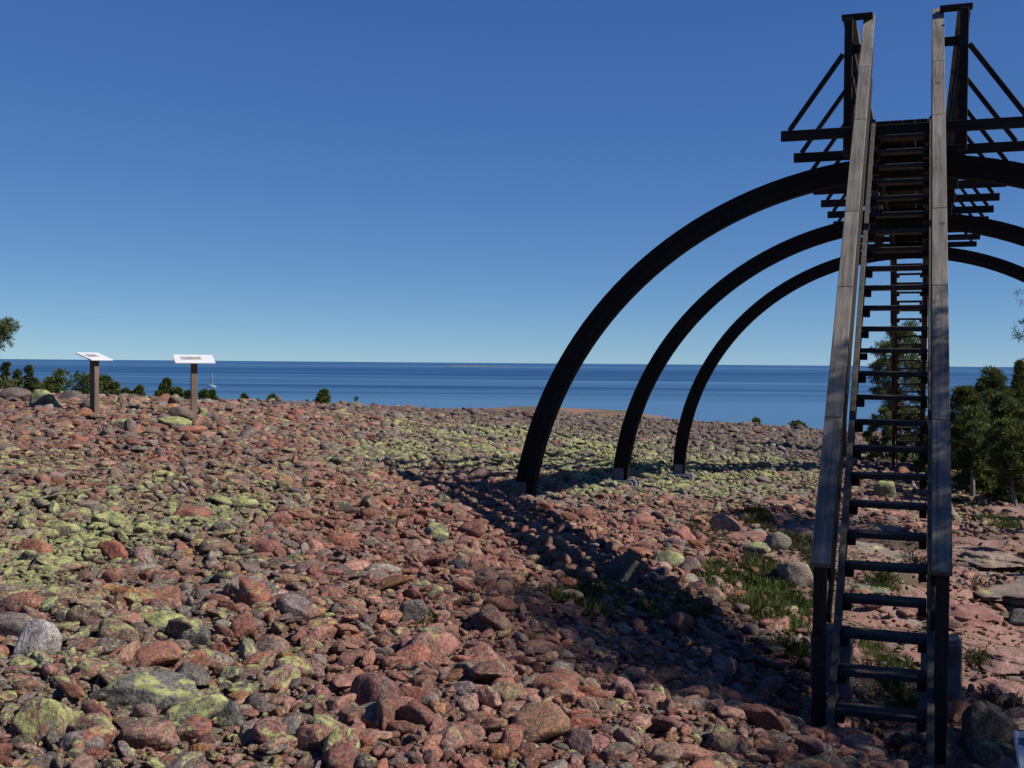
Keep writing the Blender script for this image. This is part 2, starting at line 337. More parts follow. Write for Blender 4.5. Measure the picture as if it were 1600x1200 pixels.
def sea_mat():
    m, nt, b = newmat('wind rippled sea')
    L = nt.links
    ge = N(nt, 'ShaderNodeNewGeometry')
    mp = N(nt, 'ShaderNodeMapping'); mp.inputs['Scale'].default_value = (0.0007, 0.0045, 1); mp.inputs['Rotation'].default_value = (0, 0, 0.05); L.new(ge.outputs['Position'], mp.inputs[0])
    sl = N(nt, 'ShaderNodeTexNoise', inputs={'Scale': 1.0, 'Detail': 5.0, 'Roughness': 0.55, 'Distortion': 1.2}); L.new(mp.outputs[0], sl.inputs['Vector'])
    mp2 = N(nt, 'ShaderNodeMapping'); mp2.inputs['Scale'].default_value = (0.00010, 0.00075, 1); mp2.inputs['Location'].default_value = (3.3, 1.7, 0); L.new(ge.outputs['Position'], mp2.inputs[0])
    sl2 = N(nt, 'ShaderNodeTexNoise', inputs={'Scale': 1.0, 'Detail': 4.0, 'Roughness': 0.6}); L.new(mp2.outputs[0], sl2.inputs['Vector'])
    s = math_(nt, 'ADD', math_(nt, 'MULTIPLY', sl.outputs[0], 0.5), math_(nt, 'MULTIPLY', sl2.outputs[0], 0.5))
    yy = N(nt, 'ShaderNodeSeparateXYZ'); L.new(ge.outputs['Position'], yy.inputs[0])
    yw = math_(nt, 'ADD', yy.outputs['Y'], math_(nt, 'MULTIPLY', sl.outputs[0], 160.0))
    near = math_(nt, 'MULTIPLY', ramp(nt, math_(nt, 'DIVIDE', yw, 1000.0), [(0.62, (1, 1, 1)), (0.70, (0, 0, 0))]).outputs[0], 0.16)   # calm water close to the shore
    s = math_(nt, 'ADD', s, near)
    calm = ramp(nt, s, [(0.45, (0, 0, 0)), (0.60, (1, 1, 1))])
    w1 = N(nt, 'ShaderNodeTexNoise', inputs={'Scale': 0.35, 'Detail': 8.0, 'Roughness': 0.6}); L.new(ge.outputs['Position'], w1.inputs['Vector'])
    bp = N(nt, 'ShaderNodeBump'); bp.inputs['Distance'].default_value = 1.2
    L.new(w1.outputs[0], bp.inputs['Height']); L.new(bp.outputs[0], b.inputs['Normal'])
    st = math_(nt, 'SUBTRACT', 1.0, math_(nt, 'MULTIPLY', calm.outputs[0], 0.8)); L.new(st, bp.inputs['Strength'])
    col = mix(nt, calm.outputs[0], (0.010, 0.048, 0.125), (0.070, 0.160, 0.260))  # calm streaks get a paler base colour, painting in the reflected sky
    L.new(col, b.inputs['Base Color'])
    b.inputs['Roughness'].default_value = 0.32
    b.inputs['Specular IOR Level'].default_value = 0.30; b.inputs['IOR'].default_value = 1.33
    return m
M['sea'] = sea_mat()

# ------------------------------------------------------------------ terrain sheet and sea
def axis_pts(fine_lo, fine_hi, step, lo, hi):
    a = list(np.arange(fine_lo, fine_hi + 1e-6, step)); s = step; v = a[-1]
    while v < hi: s = min(s * 1.18, 14); v += s; a.append(v)
    s = step; v = a[0]; pre = []
    while v > lo: s = min(s * 1.18, 60); v -= s; pre.append(v)
    return np.array(pre[::-1] + a)
gx = axis_pts(-13, 14, 0.11, -420, 420); gy = axis_pts(3, 27, 0.11, -260, 640)
GX, GY = np.meshgrid(gx, gy); GZ = height(GX.ravel(), GY.ravel())
nx, ny = len(gx), len(gy)
idx = np.arange(nx * ny).reshape(ny, nx)
fc = np.stack([idx[:-1, :-1], idx[:-1, 1:], idx[1:, 1:], idx[1:, :-1]], -1).reshape(-1, 4)
me = mesh_np('ground', np.c_[GX.ravel(), GY.ravel(), GZ], fc)
a = me.attributes.new('rock', 'FLOAT', 'POINT'); a.data.foreach_set('value', rockmask(GX.ravel(), GY.ravel()).astype(np.float32))
tag(link('ground', me, M['ground'], smooth=True), kind='structure')
S = 60000.0
me = mesh_np('sea', [(-S, -S, SEA), (S, -S, SEA), (S, S, SEA), (-S, S, SEA)], [(0, 1, 2, 3)])
tag(link('sea', me, M['sea']), kind='structure')

# far skerries low on the horizon
def skerry(cx, cy, ln, h, seed, label):
    n = 60; v = []; f = []
    for i in range(n + 1):
        t = i / n * 2 - 1; e = (1 - t * t) ** 0.4
        hh = h * e * (0.45 + 0.55 * abs(noise.noise(Vector((t * 9, seed, 0))) * 2))
        w = ln * 0.12 * e + 1
        for dy, k in ((-w, -0.3), (-w * 0.4, 0.8), (w * 0.4, 1.0), (w, -0.3)):
            v.append((t * ln / 2, dy, hh * k if k > 0 else -1))
    for i in range(n):
        for j in range(3):
            a = i * 4 + j; f.append((a, a + 4, a + 5, a + 1))
    o = link('skerry', mesh_np('skerry', v, f), M['skerry'], smooth=True); o.location = (cx, cy, SEA)
    tag(o, kind='structure')
M['skerry'] = plain('grey rock skerry', (0.09, 0.10, 0.12), 0.9, 0, 0.02, 0.3, 0.0)
for px_, ln, h, y_ in ((712, 110, 7, 5200), (742, 190, 8, 5400), (775, 90, 5, 5300), (786, 60, 5, 5200)):
    skerry((px_ - 800) / F_PX * y_, y_, ln, h, px_, '')

# ------------------------------------------------------------------ stone shapes
def ico(sub):
    bm = bmesh.new(); bmesh.ops.create_icosphere(bm, subdivisions=sub, radius=1.0)
    v = np.array([x.co[:] for x in bm.verts]); f = np.array([[q.index for q in p.verts] for p in bm.faces]); bm.free(); return v, f
ICO = {k: ico(k) for k in (2, 3, 4, 5)}
def rock_mesh(name, sub, seed, angular=0.5, flat=0.65, asp=0.78, rough=0.04, lump=0.09):
    r = np.random.default_rng(seed); d, f = ICO[sub]
    n = r.integers(6, 10); nv = r.normal(size=(n, 3)); nv /= np.linalg.norm(nv, axis=1)[:, None]
    hh = r.uniform(0.48, 0.92, n)
    dots = np.maximum(d @ nv.T, 0.05); rad = hh[None, :] / dots
    rad = np.c_[rad, np.ones(len(d)) * 1.02]
    p = 12 + 40 * angular
    R = (np.sum(rad ** -p, axis=1)) ** (-1 / p)
    off = r.uniform(0, 50, 3)
    nz = np.array([noise.fractal(Vector(v * 1.6 + off), 1.0, 2.0, 3) for v in d])
    nz2 = np.array([noise.noise(Vector(v * 5.5 + off)) for v in d])
    R = R * (1 + lump * nz + rough * nz2)
    v = d * R[:, None] * np.array([1.0, asp, flat])
    v /= np.abs(v[:, 0]).max()
    me = mesh_np(name, v, f); me.materials.append(M['stone'])
    me.polygons.foreach_set('use_smooth', [True] * len(me.polygons)); return me
lib = bpy.data.collections.new('stone_shapes')
LIB = []
NV = 18
for i in range(NV):
    me = rock_mesh('cobble_shape', 3 if i < 12 else 2, 100 + i, angular=(i % 4) / 3.0, flat=0.45 + 0.3 * ((i * 7) % 10) / 10, asp=0.62 + 0.3 * ((i * 3) % 10) / 10)
    o = bpy.data.objects.new('cobble_shape_%02d' % i, me); lib.objects.link(o); LIB.append(o)
BIG = [rock_mesh('boulder_shape', 4, 300 + i, angular=(i % 3) / 2.0, flat=0.5 + 0.05 * (i % 5), asp=0.62 + 0.06 * (i % 5)) for i in range(10)]

REDS = np.array([(0.27, 0.135, 0.11), (0.30, 0.17, 0.14), (0.24, 0.115, 0.092), (0.33, 0.20, 0.165), (0.22, 0.14, 0.125), (0.27, 0.155, 0.115), (0.29, 0.13, 0.095)])
GREYS = np.array([(0.175, 0.15, 0.14), (0.21, 0.19, 0.18), (0.13, 0.115, 0.115), (0.20, 0.155, 0.145), (0.26, 0.235, 0.21)])
TANS = np.array([(0.30, 0.18, 0.09), (0.33, 0.24, 0.16), (0.27, 0.14, 0.07)])
def zone(x, y, z):
    """share of red stones and lichen cover, laid out on the ground"""
    px, py = proj(x, y, z)
    n1 = vnoise(x * 0.55, y * 0.35, 41); n2 = vnoise(x * 1.6, y * 1.1, 42)
    dist = np.hypot(x, y)
    red = 0.67 + 0.15 * n1
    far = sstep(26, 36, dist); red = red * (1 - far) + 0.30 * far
    red = np.where((px > 480) & (dist < 14), red + 0.18, red)
    li = 0.10 + 0.22 * np.clip(n1 + 0.4 * n2, -0.5, 1)
    g1 = np.exp(-((px - 760) / 230) ** 4 - ((py - 700 + 0.02 * (px - 760)) / 38) ** 4)          # pale green belt behind the first arch foot
    g1 = np.where(py < 742, g1, g1 * 0.3)
    g2 = np.exp(-((px - 120) / 330) ** 4 - ((py - 830) / 105) ** 4) * (0.55 + 0.45 * n2)
    g3 = np.exp(-((px - 1080) / 210) ** 4 - ((py - 735) / 60) ** 4)
    g4 = np.exp(-((px - 180) / 330) ** 4 - ((py - 1060) / 140) ** 4) * 0.4
    li = li + g1 * (0.48 + 0.35 * n2) + 0.72 * g2 + g3 * (0.40 + 0.3 * n2) + g4 * 0.7
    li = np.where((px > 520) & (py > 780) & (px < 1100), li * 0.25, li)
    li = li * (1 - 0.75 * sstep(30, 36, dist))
    red = red - 0.5 * g1 - 0.35 * g3
    return np.clip(red, 0.05, 0.95), np.clip(li, 0, 1)
def tints(x, y, z, r):
    n = len(x); red, li = zone(x, y, z); u = r.uniform(size=n)
    c = np.where((u < red)[:, None], REDS[r.integers(0, len(REDS), n)], GREYS[r.integers(0, len(GREYS), n)])
    t = r.uniform(size=n) < 0.05; c = np.where(t[:, None], TANS[r.integers(0, 3, n)], c)
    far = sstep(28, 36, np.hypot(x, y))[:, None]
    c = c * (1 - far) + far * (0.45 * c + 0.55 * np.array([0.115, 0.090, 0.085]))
    c = c * r.uniform(0.55, 1.22, (n, 1)) * (1 + r.normal(0, 0.04, (n, 3)))
    l = np.clip(li + r.normal(0, 0.22, n), 0, 1.0)
    pale = np.clip(li - 0.25, 0, 0.6)[:, None]; c = c * (1 - pale) + pale * np.array([0.215, 0.21, 0.155]) * r.uniform(0.7, 1.2, (n, 1))
    return np.clip(c * np.array([0.97, 0.92, 0.86]), 0.02, 0.6), l

def field(y0, y1, step, mean, sig, lift, seed, keep=1.0, rockkeep=0.1, margin=2.0):
    r = np.random.default_rng(seed)
    ys = np.arange(y0, y1, step); X = []; Y = []
    for y in ys:
        w0 = -0.50 * y - margin; w1 = 0.52 * y + margin
        xs = np.arange(w0, w1, step); X.append(xs); Y.append(np.full(len(xs), y))
    x = np.concatenate(X); y = np.concatenate(Y)
    x = x + r.uniform(-0.6, 0.6, len(x)) * step; y = y + r.uniform(-0.6, 0.6, len(x)) * step
    rk = rockmask(x, y)
    k = r.uniform(size=len(x)) < keep * (1 - (1 - rockkeep) * rk)
    px = 800 + F_PX * x / np.maximum(y, 3); yc = np.interp(px, *CREST)
    k &= (y < yc + 5)
    x = x[k]; y = y[k]
    s = mean * np.exp(r.normal(0, sig, len(x))) * 0.5            # half length
    z = height(x, y)
    return x, y, z, s, lift * s
fl = [field(2.6, 15, 0.036, 0.046, 0.30, -0.1, 1, 1.0, 0.16),
      field(2.6, 17, 0.076, 0.099, 0.36, 0.2, 2, 1.0, 0.05),
      field(2.6, 17, 0.27, 0.165, 0.30, 0.35, 3, 0.8, 0.05),
      field(17, 30, 0.085, 0.112, 0.36, 0.15, 4, 1.0, 0.15),
      field(17, 30, 0.36, 0.20, 0.28, 0.35, 5, 0.8, 0.15),
      field(30, 56, 0.135, 0.17, 0.36, 0.15, 6, 1.0, 1.0),
      field(30, 56, 0.8, 0.30, 0.3, 0.3, 7, 0.8, 1.0)]
X, Y, Z, S_, LIFT = [np.concatenate([f[i] for f in fl]) for i in range(5)]
k = Y + 0 > 2.4
# keep the stair foot, footings and grass hollows free
X, Y, Z, S_, LIFT = X[k], Y[k], Z[k], S_[k], LIFT[k]
n = len(X)
TC, LI = tints(X, Y, Z, rng)
ROT = np.c_[rng.normal(0, 0.24, n), rng.normal(0, 0.24, n), rng.uniform(0, 6.283, n)]
SCL = np.c_[S_ * rng.uniform(0.85, 1.2, n), S_ * rng.uniform(0.6, 1.1, n), S_ * rng.uniform(0.55, 1.05, n)]
VID = rng.integers(0, 12, n); fa = Y > 14; VID[fa] = rng.integers(12, NV, fa.sum())
ZZ = Z + LIFT + rng.uniform(-0.01, 0.03, n)

# ---- stones placed one by one: (px, py, width px, height px, colour, lichen, label)
HAND = [
 (48, 1012, 76, 62, (0.36, 0.34, 0.33), 0.0, 'large smooth pale grey boulder at the left edge of the shingle'),
 (172, 868, 54, 34, (0.33, 0.13, 0.085), 0.0, 'rust red blocky stone with a square front, upper left of the shingle'),
 (50, 864, 58, 30, (0.36, 0.17, 0.11), 0.0, 'flat orange red stone left of the rust red block'),
 (408, 860, 58, 32, (0.24, 0.105, 0.085), 0.02, 'rounded brown red boulder with a pitted face in mid shingle'),
 (640, 962, 58, 44, (0.13, 0.12, 0.115), 0.1, 'rounded dark grey boulder beside a green tuft in mid shingle'),
 (580, 1095, 92, 70, (0.17, 0.085, 0.075), 0.1, 'big angular dark red boulder with a steep shaded left side'),
 (405, 941, 38, 24, (0.22, 0.25, 0.12), 1.1, 'small block wholly covered in bright yellow green lichen'),
 (246, 978, 86, 34, (0.20, 0.17, 0.15), 0.85, 'long flat slab crusted with green lichen, right of the pale grey boulder'),
 (225, 1096, 146, 52, (0.17, 0.165, 0.16), 0.55, 'longest grey slab in the near shingle, with green lichen on its left half'),
 (232, 1034, 92, 38, (0.33, 0.16, 0.11), 0.0, 'flat orange red slab with pale streaks below the lichened slab'),
 (350, 1124, 86, 46, (0.10, 0.098, 0.10), 0.4, 'humped dark grey boulder with lichen at its right end'),
 (140, 1152, 80, 54, (0.24, 0.125, 0.105), 0.45, 'rounded red boulder with one bright lichen patch near the bottom left'),
 (60, 1142, 96, 68, (0.28, 0.13, 0.09), 0.7, 'big tilted red boulder with green lichen top in the bottom left corner'),
 (236, 1162, 108, 56, (0.29, 0.15, 0.12), 0.3, 'broad pinkish red slab near the bottom edge, greenish along its foot'),
 (262, 937, 58, 28, (0.27, 0.115, 0.08), 0.25, 'brick red rounded stone under a green crusted ledge'),
 (187, 934, 34, 26, (0.32, 0.14, 0.065), 0.0, 'small orange brown egg shaped stone'),
 (442, 1044, 48, 38, (0.25, 0.145, 0.06), 0.0, 'ochre brown pointed stone wedged among red cobbles'),
 (252, 1057, 58, 26, (0.24, 0.18, 0.12), 0.0, 'tan brown lens shaped stone above the longest grey slab'),
 (300, 1004, 52, 42, (0.11, 0.10, 0.105), 0.4, 'dark stone with bright lichen patches, centre of the left shingle'),
 (372, 990, 52, 42, (0.25, 0.12, 0.085), 0.0, 'rugged red brown stone with a folded face'),
 (415, 1016, 72, 28, (0.30, 0.20, 0.16), 0.05, 'long pinkish grey stone right of a square red one'),
 (341, 1026, 34, 32, (0.28, 0.105, 0.085), 0.0, 'square cut brick red stone near the left centre'),
 (120, 975, 40, 42, (0.16, 0.10, 0.075), 0.35, 'upright dark brown stone with lichen, right of the pale grey boulder'),
 (228, 1120, 44, 34, (0.23, 0.175, 0.15), 0.0, 'brownish pink stone between the long grey slab and the broad pink slab'),
 (305, 1180, 40, 30, (0.33, 0.17, 0.07), 0.0, 'orange brown round stone at the bottom edge of the shingle'),
 (490, 1160, 86, 42, (0.30, 0.16, 0.11), 0.2, 'orange tinted slab near the bottom edge right of the dark humped boulder'),
 (446, 1150, 46, 42, (0.11, 0.10, 0.10), 0.1, 'dark grey round stone beside the orange tinted slab'),
 (785, 1088, 60, 42, (0.27, 0.205, 0.12), 0.0, 'sandy tan boulder with a dark left side, bottom centre'),
 (876, 1090, 52, 30, (0.29, 0.17, 0.135), 0.0, 'smooth pink brown oval stone right of the tan boulder'),
 (832, 1146, 120, 56, (0.28, 0.16, 0.10), 0.1, 'wide low slab grey on top and orange at its left end, bottom centre'),
 (912, 1166, 56, 46, (0.20, 0.13, 0.125), 0.0, 'mauve pointed stone right of the wide grey and orange slab'),
 (1006, 1168, 32, 34, (0.28, 0.17, 0.13), 0.0, 'rounded pale red stone at the shade edge, bottom centre right'),
 (1072, 1186, 66, 34, (0.31, 0.16, 0.12), 0.0, 'pinkish oblong stone at the bottom edge near the staircase shade'),
 (1137, 1174, 16, 18, (0.62, 0.62, 0.62), 0.0, 'small white quartz stone in the shade near the bottom edge'),
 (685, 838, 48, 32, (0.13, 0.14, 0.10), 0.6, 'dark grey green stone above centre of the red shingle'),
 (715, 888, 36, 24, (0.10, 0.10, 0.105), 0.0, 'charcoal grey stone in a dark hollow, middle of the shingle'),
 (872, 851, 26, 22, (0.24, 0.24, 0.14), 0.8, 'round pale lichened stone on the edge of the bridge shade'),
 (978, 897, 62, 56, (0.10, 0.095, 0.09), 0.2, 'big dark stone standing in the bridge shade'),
 (1132, 824, 50, 32, (0.40, 0.25, 0.19), 0.0, 'pale pink egg shaped boulder on the turf left of the staircase'),
 (1250, 902, 64, 44, (0.27, 0.22, 0.19), 0.45, 'pale mottled boulder close against the left side of the staircase'),
 (1040, 880, 62, 30, (0.26, 0.26, 0.17), 0.75, 'pale green lichened stone just beyond the shade band'),
 (1216, 852, 44, 32, (0.20, 0.18, 0.16), 0.4, 'grey boulder with red upper edge left of the staircase'),
 (1185, 866, 44, 26, (0.27, 0.25, 0.20), 0.6, 'greenish grey rounded boulder among the heather'),
 (1390, 768, 44, 32, (0.30, 0.31, 0.17), 1.1, 'yellow green lichened boulder seen between the stair treads'),
 (1436, 693, 26, 14, (0.62, 0.60, 0.57), 0.0, 'white rock beyond the bridge seen between the treads'),
 (278, 650, 46, 24, (0.19, 0.145, 0.12), 0.1, 'long brown boulder at the foot of the right sign post'),
 (314, 648, 20, 18, (0.27, 0.28, 0.15), 0.9, 'small round lichened stone right of the right sign post'),
 (266, 664, 60, 22, (0.25, 0.26, 0.16), 1.0, 'flat pale green slab in front of the right sign post'),
 (188, 666, 42, 20, (0.26, 0.23, 0.17), 0.7, 'greenish brown oblong stone between the two signs'),
 (70, 632, 46, 36, (0.20, 0.19, 0.15), 0.7, 'square lichened boulder on the crest left of the signs'),
 (104, 624, 50, 16, (0.14, 0.12, 0.11), 0.2, 'flat dark slab on the crest beside the left sign'),
 (18, 620, 52, 18, (0.17, 0.13, 0.12), 0.1, 'low purplish slab at the left end of the crest'),
 (136, 640, 26, 24, (0.12, 0.11, 0.105), 0.2, 'dark stone leaning at the foot of the left sign post'),
 (290, 808, 72, 26, (0.29, 0.13, 0.10), 0.0, 'broad flat red slab in the upper left of the shingle'),
 (455, 804, 44, 18, (0.26, 0.12, 0.09), 0.0, 'low brick red stone in the upper middle of the shingle'),
 (116, 690, 30, 18, (0.31, 0.13, 0.09), 0.0, 'bright red stone below the left sign'),
 (466, 647, 28, 14, (0.30, 0.13, 0.10), 0.0, 'red boulder on the crest in front of the small bushes'),
 (1500, 1118, 52, 44, (0.40, 0.21, 0.15), 0.0, 'pale orange boulder right of the stair foot'),
 (1552, 1146, 84, 72, (0.17, 0.13, 0.10), 0.25, 'biggest boulder in the lower right corner, tinted dark for the cast shade'),  # dark tint carries the shade cast over this corner
 (1546, 1184, 60, 32, (0.20, 0.18, 0.14), 0.3, 'grey rounded stone below the biggest shade tinted boulder'),
 (1594, 970, 40, 26, (0.14, 0.14, 0.14), 0.2, 'dark grey stone at the right edge beyond the staircase'),
]
used_tall = []
VEXT = {}
def mext(me):
    if me.name not in VEXT:
        v = np.zeros(len(me.vertices) * 3, dtype=np.float32); me.vertices.foreach_get('co', v); v = v.reshape(-1, 3)
        VEXT[me.name] = (np.abs(v[:, 1]).max(), np.abs(v[:, 2]).max())
    return VEXT[me.name]
hand_xy = []
for i, (px, py, w, h, col, li, lab) in enumerate(HAND):
    # the point is the middle of the visible stone: step down to its foot on the ground
    x, y, z = at(px, py + h * 0.30)
    d = math.hypot(x, y)
    hw = w / F_PX * d / 2; hh = max(h / F_PX * d / 2, hw * 0.4)
    me = BIG[i % len(BIG)]; ey, ez = mext(me)
    o = link('stone', me); o.location = (x, y + hw * 0.3, z + hh * 0.62)
    sz = hh * 1.15 / ez
    o.scale = (hw, hw * random.uniform(0.8, 1.0), sz)
    o.rotation_euler = (random.uniform(-0.12, 0.12), random.uniform(-0.1, 0.1), random.choice((0, math.pi)) + random.uniform(-0.22, 0.22))
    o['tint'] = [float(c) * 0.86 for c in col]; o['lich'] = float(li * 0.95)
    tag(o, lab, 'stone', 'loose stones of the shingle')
    hand_xy.append((x, y + hw * 0.3, hw))
HXY = np.array(hand_xy)

# ------------------------------------------------------------------ bedrock slabs in the open ground to the right
SLABS = [(1400, 812, 150, 44, (0.36, 0.20, 0.16), 0.1, 'smooth pink bedrock slab seen between the treads'),
 (1372, 862, 150, 60, (0.33, 0.27, 0.22), 0.3, 'pale buff bedrock slab seen through the staircase'),
 (1345, 918, 80, 34, (0.26, 0.27, 0.19), 0.35, 'grey green slab low between the stair stringers'),
 (1562, 918, 150, 66, (0.30, 0.235, 0.20), 0.25, 'broad grey slab right of the staircase'),
 (1540, 872, 96, 40, (0.31, 0.24, 0.19), 0.2, 'pale green grey ledge above the broad grey slab'),
 (1552, 806, 120, 26, (0.34, 0.22, 0.18), 0.1, 'long low pink slab below the right hand pines'),
 (1500, 958, 100, 40, (0.32, 0.17, 0.14), 0.0, 'red slab beside the right post of the staircase'),
 (1225, 794, 130, 40, (0.34, 0.18, 0.14), 0.05, 'red bedrock back left of the staircase near the third arch'),
 (1180, 848, 110, 34, (0.33, 0.17, 0.13), 0.0, 'low red bedrock shelf under the pink egg shaped boulder'),
 (1420, 950, 90, 30, (0.30, 0.17, 0.14), 0.1, 'small red bedrock patch behind the lower treads'),
 (1570, 1020, 120, 44, (0.32, 0.20, 0.17), 0.1, 'cracked pinkish slab at the right edge'),
 (1200, 972, 66, 24, (0.34, 0.19, 0.15), 0.0, 'pale red slab in the grass left of the stair foot'),
 (1560, 1078, 90, 40, (0.33, 0.19, 0.16), 0.1, 'red ledge above the biggest shade tinted boulder')]
SLM = [rock_mesh('slab_shape', 5, 500 + i, angular=0.6, flat=0.40, asp=0.8, rough=0.06, lump=0.30) for i in range(6)]
for i, (px, py, w, h, col, li, lab) in enumerate(SLABS):
    x, y, z = at(px, py); d = math.hypot(x, y); hw = w / F_PX * d / 2
    # depth of the slab from the slope of sight
    dep = min(h / F_PX * d / 2 / 0.17, hw * 1.3)
    me = SLM[i % 6]; ey, ez = mext(me)
    o = link('bedrock_slab', me); o.location = (x, y, z - 0.045); o.scale = (hw * 1.15, dep * 1.1 / ey, 0.12 / ez)
    o.rotation_euler = (0.03, 0.03 * (-1) ** i, random.uniform(-0.25, 0.25))
    o['tint'] = [float(c) * 0.86 for c in col]; o['lich'] = float(li) * 0.8
    tag(o, lab, 'bedrock slab', 'bedrock slabs around the staircase')

# ---- split the scattered stones: the largest in view one by one, the rest as one mass
PXs, PYs = proj(X, Y, ZZ)
inview = (PXs > -5) & (PXs < 1605) & (PYs < 1205) & (PYs > 590)
clear = np.ones(n, bool)
for hx, hy, hr in HXY:
    clear &= ((X - hx) ** 2 + (Y - hy) ** 2 > (hr * 0.75) ** 2) | (S_ < 0.03)
X, Y, Z, S_, LIFT, TC, LI, ROT, SCL, VID, ZZ, inview = [v[clear] for v in (X, Y, Z, S_, LIFT, TC, LI, ROT, SCL, VID, ZZ, inview)]
for s_f in (7.0914, 12.5649, 18.1176):
    for t_f in (-4.98, 4.98):
        fx, fy = 2.4172 + 0.3403 * s_f + 0.9403 * t_f, 7.1974 + 0.9403 * s_f - 0.3403 * t_f
        k = (X - fx) ** 2 + (Y - fy) ** 2 > 0.42 ** 2
        X, Y, Z, S_, LIFT, TC, LI, ROT, SCL, VID, ZZ, inview = [v[k] for v in (X, Y, Z, S_, LIFT, TC, LI, ROT, SCL, VID, ZZ, inview)]
app = np.where(inview, S_ / np.hypot(X, Y), 0)
order = np.argsort(-app); top = order[:235]
mask = np.ones(len(X), bool); mask[top] = False
for i in top:
    o = link('stone', BIG[int(i) % len(BIG)]); o.location = (X[i], Y[i], ZZ[i]); o.scale = SCL[i]; o.rotation_euler = ROT[i]
    o['tint'] = [float(c) for c in TC[i]]; o['lich'] = float(LI[i])
    c = TC[i]
    kind = 'lichen spotted' if LI[i] > 0.5 else ('red granite' if c[0] > 1.55 * c[2] else 'grey granite')
    px, py = proj(X[i], Y[i], ZZ[i])
    where = 'in the shingle left of centre' if px < 800 else ('in the shingle just left of the stairs' if px < 1290 else 'on the bedrock around the stairs')
    near = ', near the bottom edge' if py > 1050 else ''
    tag(o, 'larger %s cobble %s%s' % (kind, where, near), 'stone', 'larger %s cobbles %s%s' % (kind, where, near))
X, Y, Z, S_, TC, LI, ROT, SCL, VID, ZZ = [v[mask] for v in (X, Y, Z, S_, TC, LI, ROT, SCL, VID, ZZ)]

def scatter(name, pos, rot, scl, tint, lich, vid, coll):
    me = bpy.data.meshes.new(name); me.vertices.add(len(pos)); me.vertices.foreach_set('co', pos.astype(np.float32).ravel())
    for nm, ty, data, key in (('rot', 'FLOAT_VECTOR', rot, 'vector'), ('scl', 'FLOAT_VECTOR', scl, 'vector'), ('tint', 'FLOAT_COLOR', np.c_[tint, np.ones(len(tint))], 'color'), ('lich', 'FLOAT', lich, 'value'), ('vid', 'INT', vid, 'value')):
        a = me.attributes.new(nm, ty, 'POINT'); a.data.foreach_set(key, np.ascontiguousarray(data, dtype=np.int32 if ty == 'INT' else np.float32).ravel())
    o = bpy.data.objects.new(name, me); SC.collection.objects.link(o)
    ng = bpy.data.node_groups.new(name + '_nodes', 'GeometryNodeTree')
    ng.interface.new_socket('Geometry', in_out='INPUT', socket_type='NodeSocketGeometry'); ng.interface.new_socket('Geometry', in_out='OUTPUT', socket_type='NodeSocketGeometry')
    gi = ng.nodes.new('NodeGroupInput'); go = ng.nodes.new('NodeGroupOutput')
    ci = ng.nodes.new('GeometryNodeCollectionInfo'); ci.inputs['Collection'].default_value = coll; ci.inputs['Separate Children'].default_value = True; ci.inputs['Reset Children'].default_value = True
    ip = ng.nodes.new('GeometryNodeInstanceOnPoints'); ip.inputs['Pick Instance'].default_value = True
    def na(nm, ty):
        q = ng.nodes.new('GeometryNodeInputNamedAttribute'); q.data_type = ty; q.inputs['Name'].default_value = nm; return q.outputs['Attribute']
    er = ng.nodes.new('FunctionNodeEulerToRotation')
    L = ng.links
    L.new(na('rot', 'FLOAT_VECTOR'), er.inputs[0]); L.new(gi.outputs[0], ip.inputs['Points']); L.new(ci.outputs[0], ip.inputs['Instance'])
    L.new(na('vid', 'INT'), ip.inputs['Instance Index']); L.new(er.outputs[0], ip.inputs['Rotation']); L.new(na('scl', 'FLOAT_VECTOR'), ip.inputs['Scale'])
    L.new(ip.outputs[0], go.inputs[0])
    md = o.modifiers.new('stones', 'NODES'); md.node_group = ng
    return o
o = scatter('shingle', np.c_[X, Y, ZZ], ROT, SCL, TC, LI, VID, lib)
tag(o, 'countless red, grey and lichened cobbles covering the raised beach', 'shingle', kind='stuff')
print('stones in the mass', len(X))

# ------------------------------------------------------------------ the bridge: frame of reference
AZ = 0.3472; OX, OY = 2.4172, 7.1974; Z0 = -2.2475; G = 0.2288; TCEN = -0.018
AV = Vector((math.sin(AZ), math.cos(AZ), 0)); RV = Vector((math.cos(AZ), -math.sin(AZ), 0))
root = empty('arched_footbridge', (OX, OY, Z0 - 0.15)); root.rotation_euler = (0, 0, -AZ)
# local axes of the root: x = to the right (t), y = along the bridge (s), z = up measured from the root
tag(root, 'dark timber footbridge on three big arches with a steep staircase up to its high walkway', 'footbridge')
ZR = Z0 - 0.15
def wz(z): return z - ZR
def world(t, s): return OX + AV.x * s + RV.x * t, OY + AV.y * s + RV.y * t

